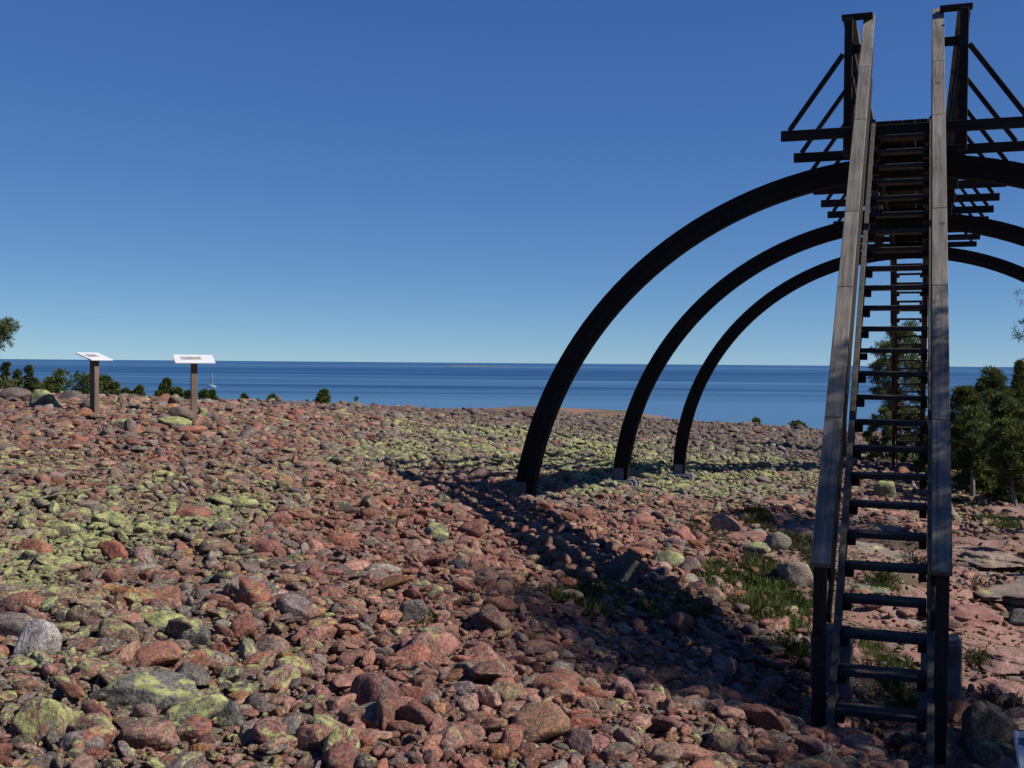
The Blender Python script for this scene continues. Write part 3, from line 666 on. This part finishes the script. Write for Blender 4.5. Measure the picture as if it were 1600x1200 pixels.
class MB:
    def __init__(s): s.v = []; s.f = []
    def box(s, c, size, rot=None):
        """box centred at c; rot = 3x3 matrix"""
        hx, hy, hz_ = [q / 2 for q in size]; b = len(s.v)
        for dx, dy, dz in ((-1, -1, -1), (1, -1, -1), (1, 1, -1), (-1, 1, -1), (-1, -1, 1), (1, -1, 1), (1, 1, 1), (-1, 1, 1)):
            p = Vector((dx * hx, dy * hy, dz * hz_))
            if rot: p = rot @ p
            s.v.append(Vector(c) + p)
        for f in ((0, 3, 2, 1), (4, 5, 6, 7), (0, 1, 5, 4), (1, 2, 6, 5), (2, 3, 7, 6), (3, 0, 4, 7)): s.f.append(tuple(b + i for i in f))
        return s
    def beam(s, p, q, w, h, up=(0, 0, 1)):
        """bar from p to q; w across, h along 'up'"""
        p = Vector(p); q = Vector(q); d = q - p; y = d.normalized(); u = Vector(up); x = y.cross(u).normalized(); u = x.cross(y)
        R = Matrix((x, y, u)).transposed(); return s.box((p + q) / 2, (w, d.length, h), R)
    def build(s, name, mat, parent=None, bevel=0.004, origin=None):
        me = bpy.data.meshes.new(name); og = Vector(origin) if origin is not None else Vector((0, 0, 0))
        me.from_pydata([tuple(v - og) for v in s.v], [], s.f); me.update()
        if bevel:
            bm = bmesh.new(); bm.from_mesh(me)
            bmesh.ops.bevel(bm, geom=list(bm.edges), offset=bevel, segments=1, affect='EDGES', profile=0.5)
            bm.to_mesh(me); bm.free()
        o = link(name, me, mat, parent); o.location = og; return o

def bar(name, p, q, w, h, mat, parent, up=(0, 0, 1), bevel=0.004):
    """one timber as its own object, long axis = local x, so the grain runs along it"""
    p = Vector(p); q = Vector(q); d = q - p; x = d.normalized(); u = Vector(up); y = u.cross(x).normalized(); z = x.cross(y)
    me = bpy.data.meshes.new(name); L_ = d.length
    bm = bmesh.new(); bmesh.ops.create_cube(bm, size=1.0)
    bmesh.ops.scale(bm, vec=(L_, w, h), verts=bm.verts)
    if bevel: bmesh.ops.bevel(bm, geom=list(bm.edges), offset=bevel, segments=1, affect='EDGES', profile=0.5)
    bm.to_mesh(me); bm.free()
    o = link(name, me, mat, parent)
    Mx = Matrix((x, y, z)).transposed().to_4x4(); Mx.translation = (p + q) / 2
    if parent is not None and parent is not root: Mx = parent.matrix_basis.inverted() @ Mx
    o.matrix_basis = Mx
    return o

# arches
AS = (7.0914, 12.5649, 18.1176); RO, RT, AWID, AZC = 5.115, 0.265, 0.19, -2.525
FZ = {}
def arch(s, left_z, right_z, label):
    v = []; f = []; n = 72
    a0 = -math.asin(max(-1, min(1, (AZC - left_z + 0.0) / RO))); a1 = math.pi + math.asin(max(-1, min(1, (AZC - right_z) / RO)))
    for i in range(n + 1):
        a = a0 + (a1 - a0) * i / n
        for r, dy in ((RO, -AWID / 2), (RO, AWID / 2), (RO - RT, AWID / 2), (RO - RT, -AWID / 2)):
            v.append((-r * math.cos(a) + TCEN * 0, s + dy, AZC + r * math.sin(a) - ZR))
    for i in range(n):
        for j in range(4):
            f.append((i * 4 + j, i * 4 + (j + 1) % 4, (i + 1) * 4 + (j + 1) % 4, (i + 1) * 4 + j))
    me = bpy.data.meshes.new('arch'); me.from_pydata(v, [], f + [(0, 3, 2, 1), tuple(n * 4 + q for q in (0, 1, 2, 3))])
    bm = bmesh.new(); bm.from_mesh(me); bmesh.ops.recalc_face_normals(bm, faces=bm.faces); bm.to_mesh(me); bm.free()
    o = link('arch', me, M['tar'], root); o['label'] = label
    for sx in (-1, 1):
        m = MB(); zb = left_z if sx < 0 else right_z
        rc = RO - RT / 2
        m.box((sx * rc, s, wz(zb + 0.11)), (0.20, AWID + 0.024, 0.24))
        m.build('steel_shoe', M['steel'], o, 0.003)
    return o
def footing(t, s, w, d, top, depth, label, rotz=0):
    x, y = world(t, s)
    m = MB(); m.box((0, 0, -depth / 2), (w, d, depth)); m.box((0, 0, 0.012), (w * 0.9, d * 0.9, 0.03))
    o = m.build('concrete_footing', M['concrete'], None, 0.012); o.location = (x, y, top); o.rotation_euler = (0, 0, -AZ)
    tag(o, label, 'footing', 'concrete footings under the bridge')
lbl = ('nearest and largest looking black arch', 'middle black arch', 'farthest black arch')
flz = (-1.88, -2.16, -2.55)
for i, s in enumerate(AS):
    x, y = world(5.0, s); rz = hz(x, y) + 0.12
    rz = min(rz, -2.4)
    arch(s, flz[i], rz, lbl[i])
    footing(-(RO - RT / 2), s, 0.62, 0.55, flz[i] - 0.005, 0.5, ('concrete footing half buried in stones under the left foot of the nearest arch', 'concrete footing under the left foot of the middle arch', 'square concrete footing under the left foot of the farthest arch')[i])
    footing((RO - RT / 2), s, 0.62, 0.55, rz - 0.005, 0.6, ('concrete footing under the right foot of the nearest arch', 'concrete footing under the right foot of the middle arch', 'concrete footing under the right foot of the farthest arch')[i])

# walkway
SD0, SD1, ZD = 5.72, 19.42, 2.7525
deck = MB()
nb = 6; bw = 0.131
for i in range(nb):
    t = (i - (nb - 1) / 2) * (bw + 0.0025)
    deck.box((t + TCEN, (SD0 + SD1) / 2, wz(ZD - 0.018)), (bw, SD1 - SD0, 0.036))
deck_o = deck.build('walkway_deck', M['dark'], root, 0.003)
for t in (-0.30, 0.30):
    bar('joist', (t + TCEN, SD0 + 0.05, wz(ZD - 0.0375 - 0.075)), (t + TCEN, SD1 - 0.05, wz(ZD - 0.0375 - 0.075)), 0.045, 0.15, M['dark'], root)
BS = [5.7487 + 1.4337 * i for i in range(10)]
ZB = 2.7136; TB = 1.35; ZRAIL = 3.99; TP = 0.615
for i, s in enumerate(BS):
    b = bar('cross_beam', (-TB, s, wz(ZB - 0.061)), (TB, s, wz(ZB - 0.061)), 0.07, 0.115, M['dark'], root)
    for sx in (-1, 1):
        st = bar('strut', (sx * (TB - 0.10), s - 0.055, wz(ZB - 0.01)), (sx * (TP + 0.05), s - 0.055, wz(3.53)), 0.05, 0.065, M['dark'], b, up=(0, 1, 0))
        bar('railing_post', (sx * TP, s + 0.0, wz(2.40)), (sx * TP, s, wz(ZRAIL - 0.024)), 0.09, 0.07, M['dark'], root, up=(0, 1, 0)).location.y += 0.085
for sx in (-1, 1):
    bar('handrail', (sx * TP, 6.02, wz(ZRAIL)), (sx * TP, 19.1, wz(ZRAIL)), 0.14, 0.045, M['rail'], root)
    for z in (3.62, 3.25, 2.95):
        bar('guard_rail', (sx * (TP - 0.05), 5.80, wz(z)), (sx * (TP - 0.05), 18.9, wz(z)), 0.03, 0.10, M['dark'], root)
    bar('end_board', (sx * 0.36, 6.02, wz(ZRAIL + 0.046)), (sx * (TP + 0.09), 6.02, wz(ZRAIL + 0.046)), 0.14, 0.045, M['dark'], root)
    bar('end_board', (sx * 0.38, 5.86, wz(3.62)), (sx * (TP + 0.0), 5.86, wz(3.62)), 0.03, 0.10, M['dark'], root)

# staircases
SL = 0.2 / G
def stairs(s0, dirn, n, zbase, front):
    """zbase = height of tread 0 ; s0 = front edge of tread 0; dirn +1 climbs away from the camera, -1 towards it"""
    TL, TR = -0.300, 0.262
    def P(t, ds, z): return (t, s0 + dirn * ds, wz(z))
    top = n * G
    y0 = -0.42 if front else -0.35
    st = MB()
    nrm = Vector((0, -dirn * SL, 1)).normalized()
    # stringers
    for t, in ((TL - 0.024,), (TR + 0.024,)):
        pa = Vector(P(t, y0, zbase + y0 * SL - 0.075)); pb = Vector(P(t, top + 0.02, zbase + (top + 0.02) * SL - 0.075))
        st.beam(pa, pb, 0.046, 0.20, up=nrm)
    so = st.build('staircase', M['string'] if front else M['redwood'], root, 0.004)
    so['label'] = 'steep staircase climbing from the near side' if front else 'matching staircase going down the far side'
    for i in range(n):
        ds = i * G; z = zbase + i * 0.2
        tb = MB(); c = P((TL + TR) / 2, ds + 0.085, z - 0.021)
        tb.box((0, 0, 0), (TR - TL - 0.004, 0.19, 0.042))
        t = tb.build('tread', M['tread'], so, 0.006); t.location = c; t.rotation_euler = (random.uniform(-0.01, 0.01), random.uniform(-0.006, 0.006), random.uniform(-0.005, 0.005))
        cl = MB()
        for tt in (TL + 0.03, TR - 0.03): cl.box(P(tt, ds + 0.085, z - 0.074), (0.055, 0.12, 0.06))
        cl.build('tread_cleat', M['dark'], so, 0.003)
    # handrails
    for sx, tr in ((-1, -0.405), (1, 0.342)):
        ra = 0.0 if front else -0.2
        rb = 6.17 if front else top + 0.42
        zr = zbase + 0.948 - 0.02
        cuts = [ra, 1.05, 2.25, 3.1, 4.35, 5.2, rb] if front else [ra, 2.2, 4.35, rb]
        for a_, b_ in zip(cuts[:-1], cuts[1:]):
            pa = Vector(P(tr, a_ + 0.0015, zr + (a_ + 0.0015) * SL)); pb = Vector(P(tr, b_ - 0.0015, zr + (b_ - 0.0015) * SL))
            bar('handrail', pa, pb, 0.125, 0.045, M['rail'], so, up=nrm)
        tm = tr - sx * 0.05
        for off, hh in ((0.13, 0.20), (0.45, 0.10)):
            pa = Vector(P(tm, ra + 0.10, zr - off + (ra + 0.1) * SL)); pb = Vector(P(tm, rb - 0.5, zr - off + (rb - 0.5) * SL))
            bar('mid_rail', pa, pb, 0.028, hh, M['dark'], so, up=nrm)
        # posts
        for ds in (0.08, 2.05, 4.1, top - 0.05):
            tp = tr + sx * 0.005
            x, y = world(tp, s0 + dirn * ds)
            zt = zr + ds * SL - 0.035
            zlow = hz(x, y) - 0.15 if ds < 1 else zbase + ds * SL - 0.30
            bar('stair_post', P(tp, ds, zlow), P(tp, ds, zt), 0.085, 0.085, M['post'] if front else M['redwood'], so, up=(0, 1, 0))
    return so
front = stairs(0.0, 1, 25, Z0, True)
far_s0 = SD1 + 25 * G
back = stairs(far_s0, -1, 25, Z0, False)
# concrete piers carrying the stair foot
footing(-0.40, 1.15, 0.30, 0.22, -2.0, 0.9, 'pale concrete pier under the left side of the staircase')
footing(0.37, 1.15, 0.28, 0.22, -2.0, 0.9, 'pale concrete pier under the right side of the staircase')

# ------------------------------------------------------------------ lectern signs
def sign(x, y, yaw, h, w, dp, tilt, labels, name='information_sign', ppx=None):
    z = hz(x, y)
    r = empty(name, (x, y, z - 0.1)); r.rotation_euler = (0, 0, yaw)
    p = MB(); p.box((0, 0, (h - 0.02) / 2), (0.10, 0.10, h + 0.02)); p.build('post', M['signpost'], r, 0.004)
    T = Matrix.Rotation(tilt, 3, 'X')
    b = MB(); b.box((0, 0, 0), (w, dp, 0.018), T); bo = b.build('board', M['white'], r, 0.003, origin=(0, 0, 0)); bo.location = (0, 0, h + 0.03)
    pp = MB()
    pp.box(T @ Vector((-0.05, 0.02, 0.0105)), (w * 0.52, dp * 0.36, 0.002), T); q = pp.build('printed_picture', M['print'], bo, 0)
    br = MB(); br.box((0, 0, h - 0.02), (0.09, 0.16, 0.02)); br.build('bracket', M['steel'], r, 0.002)
    tag(r, labels, 'information sign', 'lectern signs on the crest' if name == 'information_sign' and y > 10 else None)
    return r
sign(-6.53, 17.5, math.radians(70), 1.03, 0.50, 0.33, math.radians(20), 'white lectern sign on a grey post turned side on, leftmost on the stone crest')
sign(-5.40, 19.0, math.radians(24), 1.09, 0.66, 0.40, math.radians(20), 'white lectern sign on a brown post facing the camera, nearer the sailing boat')

# white and blue board in the lower right corner
x, y, z = 2.93, 5.95, -1.9
r = empty('notice_board', (x, y, hz(x, y) - 0.05)); r.rotation_euler = (0, 0, math.radians(14))
T = Matrix.Rotation(math.radians(60), 3, 'X') 
b = MB(); b.box((0, 0, 0), (0.50, 0.30, 0.018), T); bo = b.build('board', M['white'], r, 0.003); bo.location = (0.0, 0, 0.42); bo.rotation_euler = (0, math.radians(14), 0)
m = MB()
for yy in (0.095, -0.075): m.box(T @ Vector((-0.02, yy, 0.0105)), (0.44, 0.04 if yy > 0 else 0.016, 0.002), T)
m.build('printed_stripes', M['blue'], bo, 0)
p = MB(); p.box((0.0, 0.04, 0.19), (0.07, 0.07, 0.38)); p.build('post', M['signpost'], r, 0.004)
tag(r, 'white board with dark blue stripes cut off by the lower right edge', 'notice board')

# ------------------------------------------------------------------ sailing boat
bx_, by_ = (330 - 800) / F_PX * 833, 833.0
r = empty('sailing_boat', (bx_, by_, SEA)); r.rotation_euler = (0, 0, math.radians(-8))
v = []; f = []
for i, (xx, w, zt) in enumerate(((-3.6, 0.7, 1.0), (-2, 1.2, 0.95), (0, 1.4, 0.95), (2, 1.0, 1.05), (3.9, 0.05, 1.3))):
    v += [(xx, -w, zt), (xx * 0.93, -w * 0.6, -0.3), (xx * 0.93, w * 0.6, -0.3), (xx, w, zt)]
for i in range(4):
    for j in range(4): f.append((i * 4 + j, i * 4 + (j + 1) % 4, (i + 1) * 4 + (j + 1) % 4, (i + 1) * 4 + j))
me = bpy.data.meshes.new('hull'); me.from_pydata(v, [], f + [(0, 1, 2, 3), (19, 18, 17, 16)]); link('hull', me, M['white'], r)
m = MB(); m.box((0.2, 0, 1.25), (2.4, 1.3, 0.6)); m.build('cabin', M['white'], r, 0.1)
m = MB(); m.box((0.9, 0, 5.4), (0.16, 0.16, 9.0)); m.build('mast', M['white'], r, 0)
me = bpy.data.meshes.new('sail')
sv = []; sf = []
for i in range(9):
    t = i / 8; a = 0.8 - 0.0 * t; L_ = 3.0 * (1 - t) ** 1.1 + 0.05
    sv += [(a, 0.02, 1.9 + 7.5 * t), (a - L_, 0.02 + 0.5 * (1 - t), 1.9 + 7.5 * t)]
for i in range(8): sf.append((2 * i, 2 * i + 1, 2 * i + 3, 2 * i + 2))
me.from_pydata(sv, [], sf); so = link('sail', me, M['white'], r)
md = so.modifiers.new('thick', 'SOLIDIFY'); md.thickness = 0.03
tag(r, 'small white sailing boat on the sea right of the right hand sign', 'sailing boat')

# ------------------------------------------------------------------ trees
def tube(v, f, pts, rad, k=7):
    b0 = len(v)
    for i, (p, r) in enumerate(zip(pts, rad)):
        p = Vector(p); d = (Vector(pts[min(i + 1, len(pts) - 1)]) - Vector(pts[max(i - 1, 0)])).normalized()
        a = d.orthogonal().normalized(); c = d.cross(a)
        for j in range(k):
            t = 6.2832 * j / k; v.append(tuple(p + a * (math.cos(t) * r) + c * (math.sin(t) * r)))
    for i in range(len(pts) - 1):
        for j in range(k):
            f.append((b0 + i * k + j, b0 + i * k + (j + 1) % k, b0 + (i + 1) * k + (j + 1) % k, b0 + (i + 1) * k + j))
def needles(r, centres, axes, n, ln, wd, per):
    """tufts: fans of thin blades. centres (m,3), axes (m,3) preferred direction"""
    m = len(centres); C = np.repeat(centres, per, 0); A = np.repeat(axes, per, 0)
    d = r.normal(size=(m * per, 3)) * 0.8 + A; d /= np.linalg.norm(d, axis=1)[:, None] + 1e-9
    side = np.cross(d, r.normal(size=d.shape)); side /= np.linalg.norm(side, axis=1)[:, None] + 1e-9
    l = ln * r.uniform(0.6, 1.25, (m * per, 1)); w = wd * r.uniform(0.7, 1.3, (m * per, 1))
    p0 = C; p1 = C + d * l * 0.55 + side * w * 0.5; p2 = C + d * l; p3 = C + d * l * 0.5 - side * w * 0.5
    v = np.stack([p0, p1, p2, p3], 1).reshape(-1, 3); f = np.arange(m * per * 4).reshape(-1, 4)
    return v, f
def tree(x, y, H, rad, shape, label, group=None, seed=0, clumps=26, tufts=60, per=7, ln=0.14, wd=0.02, mat='pine', bark='bark', lean=(0, 0), base=None, cb=0.35, name='pine_tree', cscale=0.34, extra=None):
    r = np.random.default_rng(seed); rr = random.Random(seed)
    z = hz(x, y) - 0.1 if base is None else base
    root_ = empty(name, (x, y, z))
    v = []; f = []
    tp = [(lean[0] * (t ** 1.5) * H + 0.04 * H * math.sin(t * 5 + seed) * t * (0.4 if shape == 'spire' else 1), lean[1] * (t ** 1.5) * H + 0.03 * H * math.cos(t * 4 + seed) * t * (0.4 if shape == 'spire' else 1), t * H * 0.96) for t in np.linspace(0, 1, 10)]
    tr0 = 0.020 * H + 0.025
    tube(v, f, tp, [tr0 * (1 - 0.9 * i / 9) for i in range(10)], 8)
    def trunk_at(t):
        i = min(8, int(t * 9)); q = t * 9 - i; return Vector(tp[i]).lerp(Vector(tp[i + 1]), q)
    C = []; A = []; cl = []
    for i in range(clumps):
        t = cb + (1 - cb) * (i + rr.random()) / clumps; u = (t - cb) / (1 - cb)
        if shape == 'spire': rw = rad * (1 - u) ** 0.8 + 0.04 * rad
        elif shape == 'bush': rw = rad * math.sqrt(max(0.03, 1 - (u * 1.35 - 0.35) ** 2))
        else: rw = rad * (0.55 + 0.75 * math.sin(min(1, u * 1.1) * 2.6)) * 0.85 if u < 0.9 else rad * 0.4
        a = i * 2.4 + rr.uniform(-0.5, 0.5)
        q = rr.uniform(0.45, 1.0) * rw
        b0 = trunk_at(max(0.05, t - 0.08)); c = trunk_at(min(1, t)) + Vector((math.cos(a) * q, math.sin(a) * q, rr.uniform(-0.02, 0.05) * H * (0 if shape == 'spire' else 1) - (0.05 * q if shape == 'spire' else 0)))
        mid = b0.lerp(c, 0.5) + Vector((0, 0, 0.05 * q))
        tube(v, f, [b0, mid, c], [tr0 * 0.32 * (1 - t * 0.6), tr0 * 0.2 * (1 - t * 0.6), tr0 * 0.07], 5)
        size = cscale * rad * rr.uniform(0.75, 1.35) * ((1.05 - 0.55 * u) if shape == 'spire' else 1)
        cl.append((c, size, (math.cos(a), math.sin(a))))
    if extra: 
        for ex in extra:
            c = Vector(ex[:3]); tube(v, f, [trunk_at(0.6), trunk_at(0.6).lerp(c, 0.5) + Vector((0, 0, 0.15)), c], [tr0 * 0.3, tr0 * 0.2, tr0 * 0.07], 5)
            cl.append((c, ex[3], (c.x, c.y)))
    for c, size, ax in cl:
        m = max(8, int(tufts * rr.uniform(0.6, 1.3)))
        d = r.normal(size=(m, 3)); d /= np.linalg.norm(d, axis=1)[:, None]
        p = d * (r.uniform(0.1, 1, (m, 1)) ** 0.5) * size * np.array([1, 1, 0.55]) + np.array(c)
        C.append(p); A.append(d * 0.5 + np.array([0, 0, 0.5]))
    nv, nf = needles(r, np.concatenate(C), np.concatenate(A), 0, ln, wd, per)
    me = bpy.data.meshes.new('trunk'); me.from_pydata(v, [], f); link('trunk', me, M[bark], root_, smooth=True)
    link('crown', mesh_np('crown', nv, nf), M[mat], root_)
    tag(root_, label, 'bush' if name == 'bush' else 'tree', group)
    return root_

def far_tree(px, top_y, wpx, dist, base_drop, shape, label, name='pine_tree', mat='spruce', cl=26, seed=1, group='trees and bushes beyond the left crest', tufts=46):
    x = (px - 800) / F_PX * dist; hy = 561.5 + px * 0.0088 + 0.5
    ztop = -(top_y - hy) / F_PX * dist; zb = hz(x, dist)
    H = max(ztop - zb, 0.6); rad = wpx * (1.3 if px < 190 else 0.7) / F_PX * dist / 2
    k = 0.13 * min(1.3, max(0.4, dist / 60))
    return tree(x, dist, H, rad, shape, label, group, seed=seed, clumps=cl, tufts=tufts, per=6, ln=k * 1.5, wd=k * 0.42, mat=mat, name=name, cb=max(0.12, 1 - 3.4 * rad / H) if shape != 'spire' else 0.2, cscale=0.38)
LEFT = [
 (6, 563, 30, 62, 'spire', 'dark spruce at the far left edge, highest of the left tree line', 'spruce_tree', 'spruce'),
 (24, 574, 26, 66, 'spire', 'narrow spruce second from the left edge behind the crest', 'spruce_tree', 'spruce'),
 (44, 565, 26, 60, 'spire', 'pointed spruce standing alone above the square lichened boulder', 'spruce_tree', 'spruce'),
 (10, 588, 60, 58, 'bush', 'rounded pine filling the gap at the far left edge', 'pine_tree', 'pine'),
 (60, 590, 34, 64, 'bush', 'low dull pine between the pointed spruce and the domed pine', 'pine_tree', 'pine'),
 (92, 575, 20, 68, 'spire', 'small spire rising behind the domed pine', 'spruce_tree', 'spruce'),
 (84, 584, 44, 60, 'bush', 'domed dark pine left of the left sign', 'pine_tree', 'pine'),
 (124, 584, 48, 58, 'bush', 'broad yellow green birch partly behind the left sign post', 'birch_tree', 'leaf'),
 (160, 584, 36, 62, 'bush', 'grey green pine just right of the left sign post', 'pine_tree', 'pine'),
 (180, 600, 18, 60, 'bush', 'low pine ending the tree line right of the left sign', 'pine_tree', 'pine'),
 (203, 607, 18, 58, 'bush', 'tiny pine top on the crest between the two signs, left one', 'bush', 'pine'),
 (220, 606, 22, 58, 'bush', 'tiny pine top on the crest between the two signs, right one', 'bush', 'pine'),
 (257, 594, 22, 56, 'bush', 'upright dark bush left of the right sign post', 'pine_tree', 'pine'),
 (272, 606, 22, 56, 'bush', 'low dark bush leaning on the upright one left of the right sign', 'bush', 'pine'),
 (291, 612, 14, 56, 'bush', 'very small bush right behind the right sign post', 'bush', 'pine'),
 (319, 608, 18, 56, 'bush', 'small pale bush below the sailing boat', 'bush', 'leaf'),
 (335, 611, 16, 57, 'bush', 'thin little bush right of the one below the sailing boat', 'bush', 'leaf'),
 (385, 617, 12, 62, 'bush', 'little round bush on the crest, first right of the sailing boat', 'bush', 'pine'),
 (425, 617, 10, 62, 'bush', 'narrow little bush on the crest, second right of the sailing boat', 'bush', 'pine'),
 (503, 612, 26, 64, 'bush', 'rounded dark green bush standing out alone on the middle crest', 'bush', 'pine'),
 (1180, 656, 12, 70, 'bush', 'tiny bush at the shore between the third arch and the stairs', 'bush', 'pine'),
 (1245, 661, 42, 62, 'bush', 'low wide bush on the crest just left of the staircase', 'bush', 'pine')]
for i, (px, ty, w, d, sh, lab, nm, mt) in enumerate(LEFT):
    far_tree(px, ty, w, d, 0, sh, lab, nm, mt, seed=40 + i, cl=30 if w > 20 else 14)
# bare saplings on the middle crest
for i, (px, ty) in enumerate(((530, 624), (548, 628), (557, 616), (402, 620), (478, 622))):
    d = 60; x = (px - 800) / F_PX * d; hy = 562 + px * 0.0088; zt = -(ty - hy) / F_PX * d; zb = hz(x, d)
    tree(x, d, zt - zb, 0.22, 'spire', ('thin sapling right of the rounded bush on the middle crest', 'shortest sapling between two taller ones on the middle crest', 'tallest bare sapling on the middle crest', 'thin sapling between the two little bushes on the crest', 'faint sapling left of the rounded bush')[i], 'saplings on the middle crest', seed=80 + i, clumps=9, tufts=5, per=4, ln=0.14, wd=0.03, name='sapling', mat='spruce', cb=0.5)

RG = 'pines and bushes right of the staircase'
def right_tree(px, top_y, wpx, dist, shape, label, seed, cb=0.2, mat='pine', name='pine_tree', cl=62, tufts=44, bark='greybark', lean=(0, 0), cs=0.23):
    x = (px - 800) / F_PX * dist; hy = 561.5 + px * 0.0088
    ztop = -(top_y - hy) / F_PX * dist; zb = hz(x, dist); H = ztop - zb; rad = wpx / F_PX * dist / 2
    return tree(x, dist, H, rad, shape, label, RG, seed=seed, clumps=cl, tufts=tufts, per=8, ln=0.13, wd=0.022, mat=mat, name=name, cb=cb, bark=bark, lean=lean, cscale=cs)
right_tree(1591, 556, 46, 34, 'spire', 'tallest pine top at the right edge against the sea', 3, 0.15)
right_tree(1545, 578, 76, 31, 'bush', 'pine with a flat stepped top right of the staircase', 4, 0.15)
right_tree(1508, 598, 70, 28, 'bush', 'rounded pine touching the right handrail of the staircase', 5, 0.12)
right_tree(1575, 612, 84, 26, 'bush', 'broad bright green pine in front of the right hand group', 6, 0.1)
right_tree(1522, 640, 80, 24.5, 'crown', 'small pine with a twisted bare trunk right of the staircase', 9, 0.38, cl=34, lean=(0.05, 0))
right_tree(1590, 655, 70, 23, 'crown', 'low dark pine with a leaning trunk at the right edge', 10, 0.3, cl=30, lean=(-0.12, 0))
right_tree(1640, 560, 100, 27, 'bush', 'pine beyond the right edge with a few branches in view', 12, 0.1)
right_tree(1408, 503, 84, 36, 'crown', 'slender pine seen through the treads of the staircase', 14, 0.28, cl=70, tufts=46, cs=0.26)
right_tree(1382, 640, 60, 33, 'bush', 'low bush seen between the treads left of the far stair', 15, 0.05, name='bush', cl=26)
right_tree(1430, 640, 50, 33, 'bush', 'low bush seen between the treads right of the slender pine', 16, 0.05, name='bush', cl=26)
right_tree(1530, 722, 70, 25, 'bush', 'lowest dark shrub at the foot of the right hand pines', 18, 0.05, name='bush', cl=24)
right_tree(1592, 728, 60, 24, 'bush', 'dark shrub at the right edge under the leaning pine', 19, 0.05, name='bush', cl=24)
right_tree(1470, 650, 70, 30, 'bush', 'bushy pine behind the right stringer of the staircase', 17, 0.05, cl=30)
# pines near the camera, mostly outside the picture; one shades the stair foot
tree(7.9, 5.8, 8.2, 2.0, 'crown', 'pine to the right of the camera that shades the staircase foot', 'tall pines near the bridge', seed=21, clumps=96, tufts=150, per=8, ln=0.12, wd=0.014, cb=0.18, cscale=0.33)
tree(7.5, 3.3, 6.0, 1.7, 'crown', 'smaller pine to the right of the camera that shades the lower right corner', 'tall pines near the bridge', seed=31, clumps=64, tufts=150, per=8, ln=0.12, wd=0.013, cb=0.3, cscale=0.33)
tree(8.3, 15.3, 5.2, 1.3, 'crown', 'pine whose branch tips reach in at the right edge above the sea', 'tall pines near the bridge', seed=22, clumps=36, tufts=90, per=8, ln=0.10, wd=0.012, cb=0.5, cscale=0.3,
     extra=[(-1.15, -0.6, 3.55, 0.20), (-1.0, -0.5, 3.95, 0.18), (-0.9, -0.6, 3.25, 0.16)])
tree(-15.15, 30.5, 2.45, 1.3, 'crown', 'pine branch with bright needles entering at the left edge above the sea', 'tall pines near the bridge', seed=23, clumps=44, tufts=90, per=8, ln=0.13, wd=0.022, cb=0.68, cscale=0.26)

# ------------------------------------------------------------------ grass and heather
def patch_mesh(patches, per_m2, ln, wd, seed, spread=0.5):
    r = np.random.default_rng(seed); P = []
    for px, py, w, h, dens in patches:
        x, y, z = at(px, py); d = math.hypot(x, y); rx = w / F_PX * d / 2; x2, y2, z2 = at(px, py - h / 2); x3, y3, z3 = at(px, py + h / 2); ry = max(0.15, abs(y2 - y3) / 2)
        n_ = int(per_m2 * dens * rx * ry * 3.14); a = r.uniform(0, 6.283, n_); q = r.uniform(0, 1, n_) ** 0.6
        X_ = x + np.cos(a) * q * rx; Y_ = y + np.sin(a) * q * ry
        kk = vnoise(X_ * 6, Y_ * 6, 77) + 0.6 * vnoise(X_ * 14, Y_ * 14, 78) > -0.25 
        P.append(np.c_[X_[kk], Y_[kk]])
    P = np.concatenate(P); m = len(P); z = height(P[:, 0], P[:, 1]) + 0.01
    C = np.c_[P, z]
    d = r.normal(size=(m, 3)) * spread + np.array([0, 0, 1]); d /= np.linalg.norm(d, axis=1)[:, None]
    side = np.cross(d, r.normal(size=d.shape)); side /= np.linalg.norm(side, axis=1)[:, None]
    l = ln * r.uniform(0.4, 1.3, (m, 1)) * (0.75 + 0.5 * vnoise(P[:, 0] * 3, P[:, 1] * 3, 5))[:, None]; w = wd * np.ones((m, 1))
    p0 = C - side * w / 2; p1 = C + side * w / 2; p2 = C + d * l * 0.6 + side * w * 0.35; p3 = C + d * l + r.normal(size=(m, 3)) * l * 0.12
    return np.stack([p0, p1, p2, p3], 1).reshape(-1, 3), np.arange(m * 4).reshape(-1, 4)
GR = [(1215, 900, 120, 60, 1), (1160, 930, 130, 50, 1), (1235, 950, 110, 50, 1), (1245, 985, 90, 30, 1), (960, 940, 180, 40, 0.8), (900, 945, 100, 30, 0.8), (1060, 945, 110, 36, 0.8),
      (1378, 912, 50, 20, 1.2), (1385, 1030, 80, 34, 1), (1400, 1092, 60, 40, 1), (1460, 1000, 30, 24, 0.8), (1575, 825, 60, 16, 1), (1160, 950, 60, 24, 1.2), (660, 975, 30, 26, 0.5), (1240, 1020, 60, 30, 0.8), (1105, 820, 40, 10, 1)]
v, f = patch_mesh(GR, 9000, 0.115, 0.0045, 5, 0.6)
tag(link('grass', mesh_np('grass', v, f), M['grass']), 'tufts of green grass between the slabs left of and under the staircase', 'grass', kind='stuff')
HE = [(1110, 838, 70, 26, 1), (1180, 806, 50, 18, 1), (1200, 830, 40, 18, 1), (1245, 850, 60, 26, 1), (1265, 875, 60, 30, 1), (1180, 885, 90, 30, 1), (1565, 935, 80, 30, 1), (1590, 880, 50, 30, 1), (1600, 820, 70, 20, 1), (1530, 1035, 40, 18, 1),
      (1500, 790, 90, 20, 1), (1560, 775, 110, 22, 1), (1290, 800, 50, 14, 1), (1560, 1095, 60, 18, 0.7), (1375, 1060, 40, 20, 0.6), (1440, 880, 40, 16, 0.7)]
v, f = patch_mesh(HE, 7000, 0.10, 0.008, 6, 0.8)
tag(link('heather', mesh_np('heather', v, f), M['heather']), 'dark heather and crowberry mats among the bedrock', 'heather', kind='stuff')
